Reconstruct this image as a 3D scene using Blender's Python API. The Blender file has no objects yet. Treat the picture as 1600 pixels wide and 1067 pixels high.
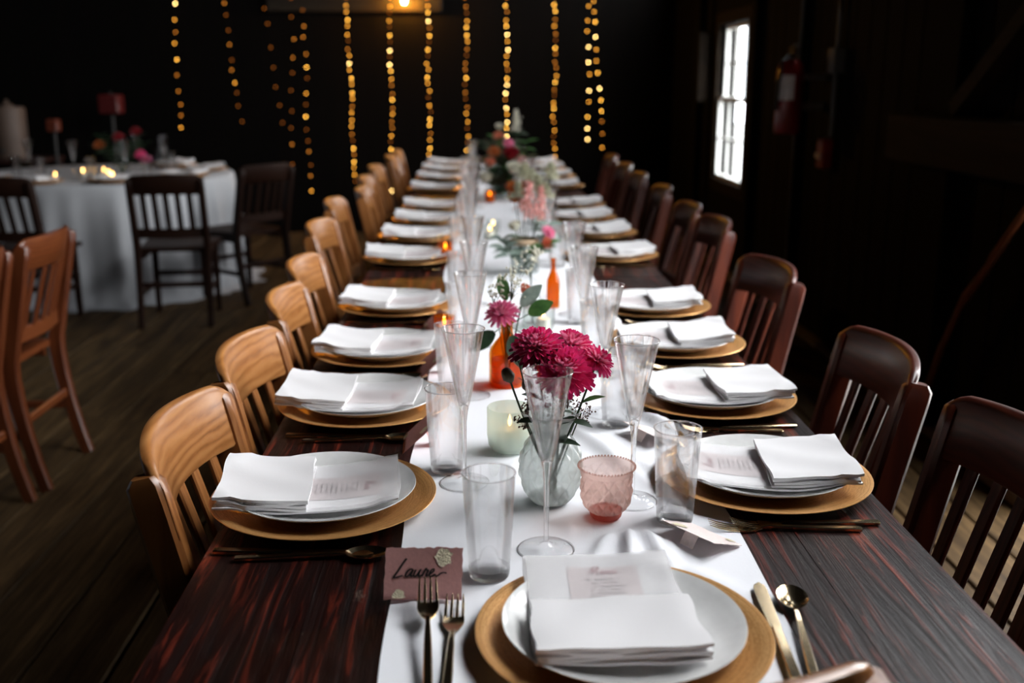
import bpy, math, random
from mathutils import Vector, Matrix
random.seed(7)
S = bpy.context.scene
COL = S.collection
PI = math.pi

# ---------------------------------------------------------------- camera
cd = bpy.data.cameras.new('camera')
cd.sensor_width = 36.0
cd.lens = 36.0
cd.clip_start = 0.05
cd.dof.use_dof = True
cd.dof.focus_distance = 1.52
cd.dof.aperture_fstop = 3.1
cam = bpy.data.objects.new('camera', cd)
cam.location = (0, 0, 1.36)
cam.rotation_euler = (math.radians(90 - 14.2215), 0, math.radians(-1.8738))
COL.objects.link(cam)
S.camera = cam

# ---------------------------------------------------------------- sky and exposure
w = bpy.data.worlds.new('sky')
w.use_nodes = True
bg = w.node_tree.nodes['Background']
bg.inputs[0].default_value = (0.965, 0.98, 1.0, 1)
bg.inputs[1].default_value = 18.5
S.world = w
vs = S.view_settings
vs.view_transform = 'Standard'
vs.look = 'None'
vs.gamma = 1.0
vs.use_curve_mapping = False
vs.exposure = 0.0
S.cycles.transparent_max_bounces = 48
S.cycles.max_bounces = 10
S.cycles.transmission_bounces = 10
S.cycles.caustics_reflective = False
S.cycles.caustics_refractive = False

# right wall openings (y0, y1, z0, z1): the barn door out of frame, the sash
# window in view, and the row of high windows above the frame
WX = 1.80
DOOR = (2.2, 3.0, 0.0, 2.0)
SASH = (6.97, 7.82, 0.66, 1.76)
HIGH = [(.9, 2.9, 2.2, 3.7), (3.4, 4.4, 2.3, 3.4), (5.1, 6.1, 2.3, 3.4), (6.8, 7.8, 2.3, 3.4), (8.4, 9.3, 2.3, 3.4)]
def portal(y0, y1, z0, z1):
    l = bpy.data.lights.new('daylight_portal', 'AREA')
    l.shape = 'RECTANGLE'
    l.size = z1 - z0
    l.size_y = y1 - y0
    l.cycles.is_portal = True
    o = bpy.data.objects.new('daylight_portal', l)
    o.location = (WX + 0.16, (y0 + y1) / 2, (z0 + z1) / 2)
    o.rotation_euler = (0, PI / 2, 0)
    COL.objects.link(o)
for r in [DOOR, SASH] + HIGH:
    portal(*r)

# ================================================================ materials
MATS = {}
def mat(name):
    m = bpy.data.materials.new(name)
    m.use_nodes = True
    MATS[name] = m
    nt = m.node_tree
    return m, nt, nt.nodes['Principled BSDF']
def N(nt, t, **k):
    n = nt.nodes.new(t)
    for a, b in k.items():
        setattr(n, a, b)
    return n
def ramp(nt, stops):
    r = N(nt, 'ShaderNodeValToRGB')
    e = r.color_ramp.elements
    while len(e) > 1:
        e.remove(e[-1])
    e[0].position, e[0].color = stops[0][0], (*stops[0][1], 1)
    for p, c in stops[1:]:
        x = e.new(p)
        x.color = (*c, 1)
    return r
def coords(nt, scale, rnd=True):
    tc = N(nt, 'ShaderNodeTexCoord')
    mp = N(nt, 'ShaderNodeMapping')
    mp.inputs['Scale'].default_value = scale
    if rnd:
        oi = N(nt, 'ShaderNodeObjectInfo')
        ml = N(nt, 'ShaderNodeMath', operation='MULTIPLY')
        ml.inputs[1].default_value = 37.0
        nt.links.new(oi.outputs['Random'], ml.inputs[0])
        nt.links.new(ml.outputs[0], mp.inputs['Location'])
    nt.links.new(tc.outputs['Object'], mp.inputs['Vector'])
    return mp
def noise(nt, vec, scale, detail=4, rough=.6, dist=0.):
    n = N(nt, 'ShaderNodeTexNoise')
    n.inputs['Scale'].default_value = scale
    n.inputs['Detail'].default_value = detail
    n.inputs['Roughness'].default_value = rough
    n.inputs['Distortion'].default_value = dist
    nt.links.new(vec.outputs[0], n.inputs['Vector'])
    return n
def bump(nt, src, b, strength, dist):
    bp = N(nt, 'ShaderNodeBump')
    bp.inputs['Strength'].default_value = strength
    bp.inputs['Distance'].default_value = dist
    nt.links.new(src, bp.inputs['Height'])
    nt.links.new(bp.outputs[0], b.inputs['Normal'])
def plain(name, col, rough=.5, metal=0., spec=.5, bumps=None, coat=0.):
    m, nt, b = mat(name)
    b.inputs['Base Color'].default_value = (*col, 1)
    b.inputs['Roughness'].default_value = rough
    b.inputs['Metallic'].default_value = metal
    b.inputs['Specular IOR Level'].default_value = spec
    b.inputs['Coat Weight'].default_value = coat
    mp = coords(nt, (1, 1, 1))
    n = noise(nt, mp, bumps[0] if bumps else 30, 3)
    r = ramp(nt, [(.3, tuple(c * .93 for c in col)), (.7, tuple(min(1, c * 1.05) for c in col))])
    nt.links.new(n.outputs[0], r.inputs[0])
    nt.links.new(r.outputs[0], b.inputs['Base Color'])
    if bumps:
        bump(nt, n.outputs[0], b, bumps[1], bumps[2])
    return m
def wood(name, dark, mid, light, axis, rough=.35, scale=1.0, spec=.5, coat=0., bstr=.15):
    """grain that runs along one object axis"""
    m, nt, b = mat(name)
    st = {'x': (.06, 1, 1), 'y': (1, .06, 1), 'z': (1, 1, .06)}[axis]
    mp = coords(nt, tuple(v * scale for v in st))
    n1 = noise(nt, mp, 22, 6, .65, 1.2)
    n2 = noise(nt, mp, 110, 4, .7, .3)
    mx = N(nt, 'ShaderNodeMix', data_type='FLOAT')
    mx.inputs[0].default_value = .42
    nt.links.new(n1.outputs[0], mx.inputs[2])
    nt.links.new(n2.outputs[0], mx.inputs[3])
    r = ramp(nt, [(.36, dark), (.5, mid), (.64, light)])
    nt.links.new(mx.outputs[0], r.inputs[0])
    nt.links.new(r.outputs[0], b.inputs['Base Color'])
    b.inputs['Roughness'].default_value = rough
    b.inputs['Specular IOR Level'].default_value = spec
    b.inputs['Coat Weight'].default_value = coat
    b.inputs['Coat Roughness'].default_value = .25
    bump(nt, mx.outputs[0], b, bstr, .002)
    return m
def oak(name, dark, mid, light, axis, rough=.33, coat=.25, spec=.5):
    """oak: broad cathedral rings plus fine pores"""
    m, nt, b = mat(name)
    st = {'x': (.12, 1, 1), 'z': (1, 1, .12)}[axis]
    mp = coords(nt, st)
    n0 = noise(nt, mp, 9, 2, .5, .4)
    wv = N(nt, 'ShaderNodeTexWave', wave_type='BANDS', bands_direction='Z' if axis == 'x' else 'X')
    wv.inputs['Scale'].default_value = 17
    wv.inputs['Distortion'].default_value = 9
    wv.inputs['Detail'].default_value = 3
    wv.inputs['Detail Scale'].default_value = 1.2
    nt.links.new(mp.outputs[0], wv.inputs['Vector'])
    n2 = noise(nt, mp, 160, 3, .7)
    mx = N(nt, 'ShaderNodeMix', data_type='FLOAT')
    mx.inputs[0].default_value = .45
    nt.links.new(wv.outputs['Fac'], mx.inputs[2])
    nt.links.new(n2.outputs[0], mx.inputs[3])
    mx2 = N(nt, 'ShaderNodeMix', data_type='FLOAT')
    mx2.inputs[0].default_value = .25
    nt.links.new(mx.outputs[0], mx2.inputs[2])
    nt.links.new(n0.outputs[0], mx2.inputs[3])
    r = ramp(nt, [(.12, dark), (.4, mid), (.8, light)])
    nt.links.new(mx2.outputs[0], r.inputs[0])
    nt.links.new(r.outputs[0], b.inputs['Base Color'])
    b.inputs['Roughness'].default_value = rough
    b.inputs['Coat Weight'].default_value = coat
    b.inputs['Specular IOR Level'].default_value = spec
    b.inputs['Coat Roughness'].default_value = .3
    bump(nt, mx2.outputs[0], b, .12, .0015)
    return m

# table: dark red-brown stain, worn bare streaks, semi gloss
def table_wood(name):
    m, nt, b = mat(name)
    mp = coords(nt, (1, .05, 1))
    n1 = noise(nt, mp, 60, 6, .65, .8)
    r = ramp(nt, [(.38, (.004, .0008, .0006)), (.53, (.012, .0018, .001)), (.62, (.10, .0135, .0065)), (.74, (.30, .055, .022))])
    nt.links.new(n1.outputs[0], r.inputs[0])
    mp2 = coords(nt, (1, .35, 1))
    n2 = noise(nt, mp2, 22, 8, .75, .4)
    wr = ramp(nt, [(.63, (0, 0, 0)), (.72, (1, 1, 1))])
    nt.links.new(n2.outputs[0], wr.inputs[0])
    mixc = N(nt, 'ShaderNodeMix', data_type='RGBA')
    mixc.inputs[7].default_value = (.17, .115, .09, 1)
    nt.links.new(wr.outputs[0], mixc.inputs[0])
    nt.links.new(r.outputs[0], mixc.inputs[6])
    nt.links.new(mixc.outputs[2], b.inputs['Base Color'])
    rr = ramp(nt, [(.3, (.34, .34, .34)), (.7, (.52, .52, .52))])
    nt.links.new(n2.outputs[0], rr.inputs[0])
    nt.links.new(rr.outputs[0], b.inputs['Roughness'])
    b.inputs['Specular IOR Level'].default_value = .22
    bump(nt, n1.outputs[0], b, .6, .004)
    return m
table_wood('table_wood')
wood('dark_table_base', (.010, .003, .002), (.022, .006, .004), (.04, .012, .008), 'z', .5)
oak('oak_h', (0.1604, 0.05327, 0.01261), (0.3208, 0.1243, 0.03438), (0.417, 0.1847, 0.06016), 'x')
oak('oak_v', (0.1272, 0.03978, 0.009623), (0.2395, 0.08617, 0.02245), (0.3144, 0.1259, 0.03742), 'z')
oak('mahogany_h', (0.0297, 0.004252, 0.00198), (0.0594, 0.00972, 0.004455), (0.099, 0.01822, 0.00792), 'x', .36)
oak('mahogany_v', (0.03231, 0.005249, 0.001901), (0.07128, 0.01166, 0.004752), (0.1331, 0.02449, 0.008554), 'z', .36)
oak('cherry_h', (0.066, 0.0156, 0.0048), (0.126, 0.0312, 0.0084), (0.18, 0.051, 0.015), 'x')
oak('cherry_v', (0.0495, 0.011, 0.0033), (0.099, 0.0231, 0.0066), (0.1375, 0.03575, 0.011), 'z')
oak('dark_chair_h', (.006, .0017, .0008), (.012, .0035, .0014), (.02, .0065, .0025), 'x', .55, 0, .15)
oak('dark_chair_v', (.006, .0015, .0007), (.010, .003, .0012), (.016, .005, .002), 'z', .55, 0, .15)
wood('floor_wood', (0.01564, 0.008797, 0.00391), (0.05083, 0.0303, 0.01271), (0.1075, 0.06451, 0.02737), 'y', .7, .6, .12)
#(0.01, 0.006, 0.003), (0.0275, 0.017, 0.008), (0.05, 0.032, 0.015), 'y', .6, .6, .3)
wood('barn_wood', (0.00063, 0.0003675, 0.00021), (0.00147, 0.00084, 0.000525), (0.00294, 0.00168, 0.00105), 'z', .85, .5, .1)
wood('beam_wood', (0.0056, 0.0032, 0.0016), (0.012, 0.0072, 0.0036), (0.02, 0.012, 0.0064), 'y', .8, .5, .15)
wood('sill_wood', (0.096, 0.08, 0.06), (0.176, 0.152, 0.12), (0.256, 0.224, 0.184), 'y', .7, .5, .2)
wood('header_wood', (0.0105, 0.007875, 0.00525), (0.0175, 0.01312, 0.00875), (0.0245, 0.01925, 0.01225), 'x', .8, .5, .2)
plain('gravel', (.35, .34, .32), .9, bumps=(8, .4, .02))
# cloth
def cloth(name, col, bstr=.12, trans=0.0):
    m, nt, b = mat(name)
    b.inputs['Base Color'].default_value = (*col, 1)
    b.inputs['Roughness'].default_value = .85
    b.inputs['Specular IOR Level'].default_value = .15
    mp = coords(nt, (1, 1, 1))
    n = noise(nt, mp, 420, 2)
    bump(nt, n.outputs[0], b, bstr, .0008)
    if trans:
        out = nt.nodes['Material Output']
        t = N(nt, 'ShaderNodeBsdfTransparent')
        x = N(nt, 'ShaderNodeMixShader')
        x.inputs[0].default_value = trans
        nt.links.new(b.outputs[0], x.inputs[1])
        nt.links.new(t.outputs[0], x.inputs[2])
        nt.links.new(x.outputs[0], out.inputs[0])
    return m
cloth('runner_cloth', (.90, .91, .95), .2)
cloth('napkin_cloth', (.79, .78, .79))
cloth('sheer_cloth', (.88, .87, .88), .05, .66)
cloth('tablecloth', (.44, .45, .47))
# ceramics and metal
plain('china', (.80, .80, .79), .12, coat=.3)
def gold_leaf():
    m, nt, b = mat('gold_charger')
    mp = coords(nt, (1, 1, 1))
    n = noise(nt, mp, 35, 6, .7, 2.0)
    tc = N(nt, 'ShaderNodeTexCoord')
    ln = N(nt, 'ShaderNodeVectorMath', operation='LENGTH')
    nt.links.new(tc.outputs['Object'], ln.inputs[0])
    cx = N(nt, 'ShaderNodeCombineXYZ')
    ml = N(nt, 'ShaderNodeMath', operation='MULTIPLY')
    ml.inputs[1].default_value = 14.
    nt.links.new(ln.outputs['Value'], ml.inputs[0])
    nt.links.new(ml.outputs[0], cx.inputs[0])
    ml2 = N(nt, 'ShaderNodeMath', operation='MULTIPLY')
    nt.links.new(n.outputs[0], ml2.inputs[0])
    ml2.inputs[1].default_value = .35
    nt.links.new(ml2.outputs[0], cx.inputs[1])
    n2 = noise(nt, cx, 26, 3, .6)
    r = ramp(nt, [(.3, (.50, .22, .06)), (.5, (.74, .38, .13)), (.7, (.86, .52, .22))])
    nt.links.new(n2.outputs[0], r.inputs[0])
    nt.links.new(r.outputs[0], b.inputs['Base Color'])
    b.inputs['Metallic'].default_value = .55
    b.inputs['Roughness'].default_value = .38
    bump(nt, n2.outputs[0], b, .15, .001)
gold_leaf()
plain('gold_cutlery', (.72, .57, .36), .16, 1.0)
plain('gold_foil', (.78, .70, .50), .35, .45, bumps=(500, 1.0, .003))
plain('steel', (.55, .55, .53), .35, 1.0)
plain('grey_conduit', (.10, .11, .11), .5)
plain('red_enamel', (.24, .008, .008), .3)
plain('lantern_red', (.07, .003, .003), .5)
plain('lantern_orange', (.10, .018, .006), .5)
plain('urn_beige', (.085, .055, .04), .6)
plain('black_rubber', (.012, .012, .012), .6)
plain('white_label', (.92, .90, .88), .6)
plain('ink_black', (.012, .010, .010), .5)
plain('ink_pink', (.26, .02, .04), .7)
plain('ink_grey', (.14, .08, .08), .7)
plain('card_blush', (.62, .31, .29), .8, bumps=(250, .3, .001))
plain('card_pale', (.82, .70, .67), .8, bumps=(250, .3, .001))  # blush card lightened: strong light on the right-side cards put into the colour
plain('card_vellum', (.60, .51, .51), .8)
plain('white_paint', (.6, .6, .58), .6)
plain('pull_box_red', (.30, .01, .01), .4)
plain('cardboard_tan', (.55, .40, .26), .8)
# glass
def thin_glass(name, tint=(1, 1, 1), refl=1.0, edge=.72, milk=0.0, milkcol=(.8, .85, .82), rough=.02, bumps=None):
    """thin-walled glass: clear through, reflecting and denser at grazing angles"""
    m, nt, b = mat(name)
    out = nt.nodes['Material Output']
    nt.nodes.remove(b)
    lw = N(nt, 'ShaderNodeLayerWeight')
    lw.inputs[0].default_value = .5
    r = ramp(nt, [(0, tint), (.72, tuple(t * (.8 + .2 * edge) for t in tint)), (.93, tuple(t * edge for t in tint)), (1, tuple(t * edge * .7 for t in tint))])
    nt.links.new(lw.outputs['Facing'], r.inputs[0])
    t = N(nt, 'ShaderNodeBsdfTransparent')
    nt.links.new(r.outputs[0], t.inputs[0])
    g = N(nt, 'ShaderNodeBsdfGlossy')
    g.inputs['Roughness'].default_value = rough
    pw5 = N(nt, 'ShaderNodeMath', operation='POWER')
    pw5.inputs[1].default_value = 5.0
    nt.links.new(lw.outputs['Facing'], pw5.inputs[0])
    ml = N(nt, 'ShaderNodeMath', operation='MULTIPLY_ADD')
    ml.inputs[1].default_value = .55 * refl
    ml.inputs[2].default_value = .035 * refl
    nt.links.new(pw5.outputs[0], ml.inputs[0])
    x = N(nt, 'ShaderNodeMixShader')
    nt.links.new(ml.outputs[0], x.inputs[0])
    nt.links.new(t.outputs[0], x.inputs[1])
    nt.links.new(g.outputs[0], x.inputs[2])
    last = x
    if bumps:
        mp = coords(nt, (1, 1, 1))
        n = noise(nt, mp, bumps[0], 3)
        bp = N(nt, 'ShaderNodeBump')
        bp.inputs['Strength'].default_value = bumps[1]
        bp.inputs['Distance'].default_value = .003
        nt.links.new(n.outputs[0], bp.inputs['Height'])
        nt.links.new(bp.outputs[0], g.inputs['Normal'])
        nt.links.new(bp.outputs[0], lw.inputs['Normal'])
    if milk:
        d = N(nt, 'ShaderNodeBsdfDiffuse')
        d.inputs[0].default_value = (*milkcol, 1)
        tl = N(nt, 'ShaderNodeBsdfTranslucent')
        tl.inputs[0].default_value = (*milkcol, 1)
        dm = N(nt, 'ShaderNodeMixShader')
        dm.inputs[0].default_value = .5
        nt.links.new(d.outputs[0], dm.inputs[1])
        nt.links.new(tl.outputs[0], dm.inputs[2])
        y = N(nt, 'ShaderNodeMixShader')
        y.inputs[0].default_value = milk
        nt.links.new(x.outputs[0], y.inputs[1])
        nt.links.new(dm.outputs[0], y.inputs[2])
        last = y
    nt.links.new(last.outputs[0], out.inputs[0])
    return m
def solid_glass(name, col=(1, 1, 1), clear=.25, ior=1.45):
    m, nt, b = mat(name)
    out = nt.nodes['Material Output']
    nt.nodes.remove(b)
    g = N(nt, 'ShaderNodeBsdfGlass')
    g.inputs['Color'].default_value = (*col, 1)
    g.inputs['Roughness'].default_value = .01
    g.inputs['IOR'].default_value = ior
    t = N(nt, 'ShaderNodeBsdfTransparent')
    t.inputs[0].default_value = (*col, 1)
    x = N(nt, 'ShaderNodeMixShader')
    x.inputs[0].default_value = clear
    nt.links.new(g.outputs[0], x.inputs[1])
    nt.links.new(t.outputs[0], x.inputs[2])
    nt.links.new(x.outputs[0], out.inputs[0])
    return m
solid_glass('clear_glass', (1, 1, 1), .62, 1.36)
thin_glass('foot_glass', (.985, .99, .99), 1.6, .8)
solid_glass('glass_base', (1, 1, 1), .4, 1.4)
thin_glass('pane_glass', (.97, .98, .98), .6, .9)
thin_glass('pressed_glass', (.93, .96, .94), 2.4, .40, .40, (.80, .85, .82), .06)
thin_glass('mint_glass', (.93, .97, .94), .8, .85, .5, (.80, .87, .81), .15, (90, .5))
thin_glass('pink_glass', (.97, .82, .76), 2.0, .45, .38, (.76, .52, .46), .08)
thin_glass('pink_glass_foot', (.85, .42, .36), 1.0, .6, .45, (.60, .25, .21), .05)
thin_glass('amber_glass', (.98, .60, .20), 1.0, .6, .12, (.62, .21, .02), .04)
thin_glass('jar_glass', (.95, .97, .96), 1.1, .65)
def emit(name, col, strength):
    m, nt, b = mat(name)
    out = nt.nodes['Material Output']
    nt.nodes.remove(b)
    e = N(nt, 'ShaderNodeEmission')
    e.inputs[0].default_value = (*col, 1)
    e.inputs[1].default_value = strength
    nt.links.new(e.outputs[0], out.inputs[0])
    return m
for i, (c, s) in enumerate([((1, .62, .20), 27), ((1, .47, .06), 16), ((1, .40, .04), 9), ((1, .33, .035), 3.6), ((1, .28, .03), 1.2)]):
    emit('fairy_%d' % i, c, s)
emit('flame', (1, .50, .14), 20)
emit('lamp_filament', (1, .40, .035), 3600)
plain('fairy_wire', (.003, .0025, .002), .9, 0, .1)
plain('candle_wax', (.80, .74, .64), .55)
plain('candle_wick', (.02, .02, .02), .9)
# plants
def petal(name, c0, c1, rev=None, thru=.3):
    m, nt, b = mat(name)
    mp = coords(nt, (1, 1, 1))
    n = noise(nt, mp, 60, 3)
    r = ramp(nt, [(.3, c0), (.7, c1)])
    nt.links.new(n.outputs[0], r.inputs[0])
    src = r.outputs[0]
    if rev:
        ge = N(nt, 'ShaderNodeNewGeometry')
        mx = N(nt, 'ShaderNodeMix', data_type='RGBA')
        mx.inputs[7].default_value = (*rev, 1)
        nt.links.new(ge.outputs['Backfacing'], mx.inputs[0])
        nt.links.new(src, mx.inputs[6])
        src = mx.outputs[2]
    nt.links.new(src, b.inputs['Base Color'])
    b.inputs['Roughness'].default_value = .5
    tl = N(nt, 'ShaderNodeBsdfTranslucent')
    nt.links.new(src, tl.inputs[0])
    x = N(nt, 'ShaderNodeMixShader')
    x.inputs[0].default_value = thru
    nt.links.new(b.outputs[0], x.inputs[1])
    nt.links.new(tl.outputs[0], x.inputs[2])
    nt.links.new(x.outputs[0], nt.nodes['Material Output'].inputs[0])
    return m
petal('petal_magenta', (.68, .018, .155), (.92, .075, .30), (.92, .34, .52))
petal('petal_plum', (.16, .004, .026), (.26, .012, .05))
petal('petal_pink', (.74, .12, .30), (.86, .28, .46), (.90, .45, .58))
petal('petal_blush', (.72, .34, .32), (.80, .46, .42))
petal('petal_coral', (.62, .16, .09), (.75, .30, .18))
petal('petal_red', (.20, .005, .012), (.36, .012, .02))
petal('petal_cream', (.72, .70, .58), (.82, .80, .70))
petal('petal_orange', (.48, .12, .03), (.60, .20, .05))
petal('leaf_green', (.030, .085, .020), (.075, .18, .045))
petal('leaf_dark', (.010, .030, .012), (.028, .065, .028))
petal('leaf_sage', (.17, .24, .20), (.30, .37, .32))
petal('leaf_olive', (.09, .09, .045), (.18, .17, .10))
petal('stem_green', (.020, .050, .018), (.045, .095, .035))
petal('seed_brown', (.11, .06, .045), (.24, .15, .12))
petal('grass_pale', (.36, .37, .25), (.52, .50, .36))
M = MATS

# ================================================================ mesh helpers
class MB:
    def __init__(s):
        s.v, s.f = [], []
    def add(s, vs, fs):
        o = len(s.v)
        s.v += [tuple(p) for p in vs]
        s.f += [tuple(i + o for i in f) for f in fs]
        return s
    def box(s, x0, x1, y0, y1, z0, z1, b=0.0):
        b = min(b, (x1 - x0) * .45, (y1 - y0) * .45, (z1 - z0) * .45)
        if b <= 0:
            vs = [(x, y, z) for x in (x0, x1) for y in (y0, y1) for z in (z0, z1)]
            return s.add(vs, [(0, 1, 3, 2), (4, 6, 7, 5), (0, 4, 5, 1), (2, 3, 7, 6), (0, 2, 6, 4), (1, 5, 7, 3)])
        vs, idx = [], {}
        X, Y, Z = (x0, x1), (y0, y1), (z0, z1)
        for i in (0, 1):
            for j in (0, 1):
                for k in (0, 1):
                    sx, sy, sz = (b, -b)[i], (b, -b)[j], (b, -b)[k]
                    for a, p in enumerate([(X[i], Y[j] + sy, Z[k] + sz), (X[i] + sx, Y[j], Z[k] + sz), (X[i] + sx, Y[j] + sy, Z[k])]):
                        idx[i, j, k, a] = len(vs)
                        vs.append(p)
        q = lambda *t: idx[t]
        fs = []
        for i in (0, 1):
            f = [q(i, 0, 0, 0), q(i, 1, 0, 0), q(i, 1, 1, 0), q(i, 0, 1, 0)]
            fs.append(f if i else f[::-1])
            f = [q(0, i, 0, 1), q(0, i, 1, 1), q(1, i, 1, 1), q(1, i, 0, 1)]
            fs.append(f if i else f[::-1])
            f = [q(0, 0, i, 2), q(1, 0, i, 2), q(1, 1, i, 2), q(0, 1, i, 2)]
            fs.append(f if i else f[::-1])
        for i in (0, 1):
            for j in (0, 1):
                fs.append([q(i, j, 0, 0), q(i, j, 0, 1), q(i, j, 1, 1), q(i, j, 1, 0)])
                fs.append([q(i, 0, j, 0), q(i, 0, j, 2), q(i, 1, j, 2), q(i, 1, j, 0)])
                fs.append([q(0, i, j, 1), q(0, i, j, 2), q(1, i, j, 2), q(1, i, j, 1)])
                for k in (0, 1):
                    fs.append([q(i, j, k, 0), q(i, j, k, 1), q(i, j, k, 2)])
        return s.add(vs, fs)
    def sweep(s, path, prof, up=(0, 0, 1), scales=None, caps=True):
        """closed 2D profile [(a, b)] swept along path; a along side, b along up"""
        P = [Vector(p) for p in path]
        n, k = len(P), len(prof)
        vs, fs = [], []
        U = Vector(up)
        for i, p in enumerate(P):
            t = (P[min(i + 1, n - 1)] - P[max(i - 1, 0)]).normalized()
            sd = t.cross(U)
            sd = sd.normalized() if sd.length > 1e-6 else Vector((1, 0, 0))
            u = sd.cross(t).normalized()
            sc = scales[i] if scales else 1.0
            if not isinstance(sc, tuple):
                sc = (sc, sc)
            for a, b in prof:
                vs.append(p + sd * a * sc[0] + u * b * sc[1])
        for i in range(n - 1):
            for j in range(k):
                fs.append((i * k + j, i * k + (j + 1) % k, (i + 1) * k + (j + 1) % k, (i + 1) * k + j))
        if caps:
            fs.append(tuple(range(k))[::-1])
            fs.append(tuple((n - 1) * k + j for j in range(k)))
        return s.add(vs, fs)
    def tube(s, path, r, seg=8, scales=None, up=(0, 0, 1)):
        return s.sweep(path, [(r * math.cos(2 * PI * i / seg), r * math.sin(2 * PI * i / seg)) for i in range(seg)], up, scales)
    def lathe(s, prof, seg=32, c=(0, 0, 0), fn=None, cap0=False, cap1=False):
        """profile [(r, z)]; fn(theta, r, z) may modulate the radius"""
        vs, fs = [], []
        for r, z in prof:
            for j in range(seg):
                t = 2 * PI * j / seg
                rr = fn(t, r, z) if fn else r
                vs.append((c[0] + rr * math.cos(t), c[1] + rr * math.sin(t), c[2] + z))
        for i in range(len(prof) - 1):
            for j in range(seg):
                k = (j + 1) % seg
                fs.append((i * seg + j, i * seg + k, (i + 1) * seg + k, (i + 1) * seg + j))
        if cap0:
            fs.append(tuple(range(seg))[::-1])
        if cap1:
            fs.append(tuple((len(prof) - 1) * seg + j for j in range(seg)))
        return s.add(vs, fs)
    def grid(s, nu, nv, fn, thick=0.0):
        """fn(u, v) -> point, u, v in 0..1; with thick the sheet is closed below (along z)"""
        top = [Vector(fn(i / nu, j / nv)) for i in range(nu + 1) for j in range(nv + 1)]
        n = len(top)
        idx = lambda i, j: i * (nv + 1) + j
        fs = [(idx(i, j), idx(i + 1, j), idx(i + 1, j + 1), idx(i, j + 1)) for i in range(nu) for j in range(nv)]
        if thick:
            vs = top + [p - Vector((0, 0, thick)) for p in top]
            fs += [tuple(n + k for k in f[::-1]) for f in fs]
            ring = [idx(i, 0) for i in range(nu)] + [idx(nu, j) for j in range(nv)] + [idx(i, nv) for i in range(nu, 0, -1)] + [idx(0, j) for j in range(nv, 0, -1)]
            for a in range(len(ring)):
                p, q_ = ring[a], ring[(a + 1) % len(ring)]
                fs.append((p, p + n, q_ + n, q_))
            return s.add(vs, fs)
        return s.add(top, fs)
    def leaf(s, base, d, nrm, L, W, bend=.15, cup=.12, pointy=True, seg=5):
        """one leaf or petal: a strip with a mid rib, bent along its length"""
        d = Vector(d).normalized()
        nrm = Vector(nrm)
        sd = d.cross(nrm)
        sd = sd.normalized() if sd.length > 1e-6 else Vector((1, 0, 0))
        nn = sd.cross(d).normalized()
        vs, fs = [], []
        for i in range(seg + 1):
            t = i / seg
            wd = W * (math.sin(PI * min(1, t * .92 + .06)) ** .8 if pointy else math.sin(PI * (.12 + .80 * t)) ** .6 * (.55 + .45 * t))
            c = Vector(base) + d * L * t + nn * (-bend * L * t * t)
            up_ = nn * cup * wd
            vs += [c - sd * wd * .5 + up_, c, c + sd * wd * .5 + up_]
        for i in range(seg):
            a = i * 3
            fs += [(a, a + 1, a + 4, a + 3), (a + 1, a + 2, a + 5, a + 4)]
        return s.add(vs, fs)
    def ball(s, c, r, seg=8, rings=5, sz=1.0):
        prof = [(r * math.sin(PI * i / rings), -r * sz * math.cos(PI * i / rings)) for i in range(1, rings)]
        return s.lathe([(r * .02, -r * sz)] + prof + [(r * .02, r * sz)], seg, c, cap0=True, cap1=True)
    def mesh(s, name, smooth=True, angle=40):
        me = bpy.data.meshes.new(name)
        me.from_pydata([tuple(p) for p in s.v], [], s.f)
        me.validate()
        me.update()
        if smooth:
            for p in me.polygons:
                p.use_smooth = True
            me.set_sharp_from_angle(angle=math.radians(angle))
        return me
    def obj(s, name, m, parent=None, smooth=True, angle=40):
        me = s.mesh(name, smooth, angle)
        me.materials.append(M[m])
        return link(name, me, parent)
def link(name, data, parent=None):
    o = bpy.data.objects.new(name, data)
    COL.objects.link(o)
    if parent:
        o.parent = parent
    return o
def tag(o, label=None, cat=None, group=None, kind=None):
    if label: o['label'] = label
    if cat: o['category'] = cat
    if group: o['group'] = group
    if kind: o['kind'] = kind
    return o
def empty(name, loc=(0, 0, 0), rz=0.0):
    o = link(name, None)
    o.empty_display_size = .05
    o.location = loc
    o.rotation_euler = (0, 0, rz)
    return o
def copy_tree(o, parent=None, swap=None):
    c = o.copy()
    COL.objects.link(c)
    c.parent = parent
    if swap and c.type == 'MESH':
        old = o.data.materials[0].name
        if old in swap:
            c.material_slots[0].link = 'OBJECT'
            c.material_slots[0].material = M[swap[old]]
    for ch in o.children:
        copy_tree(ch, c, swap)
    return c
def place(o, loc, rz=0.0, label=None):
    o.location = loc
    o.rotation_euler = (0, 0, rz)
    if label: o['label'] = label
    return o

# ================================================================ the room
X0, X1, Y0, Y1, H = -5.6, WX, -2.6, 9.6, 4.2
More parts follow.
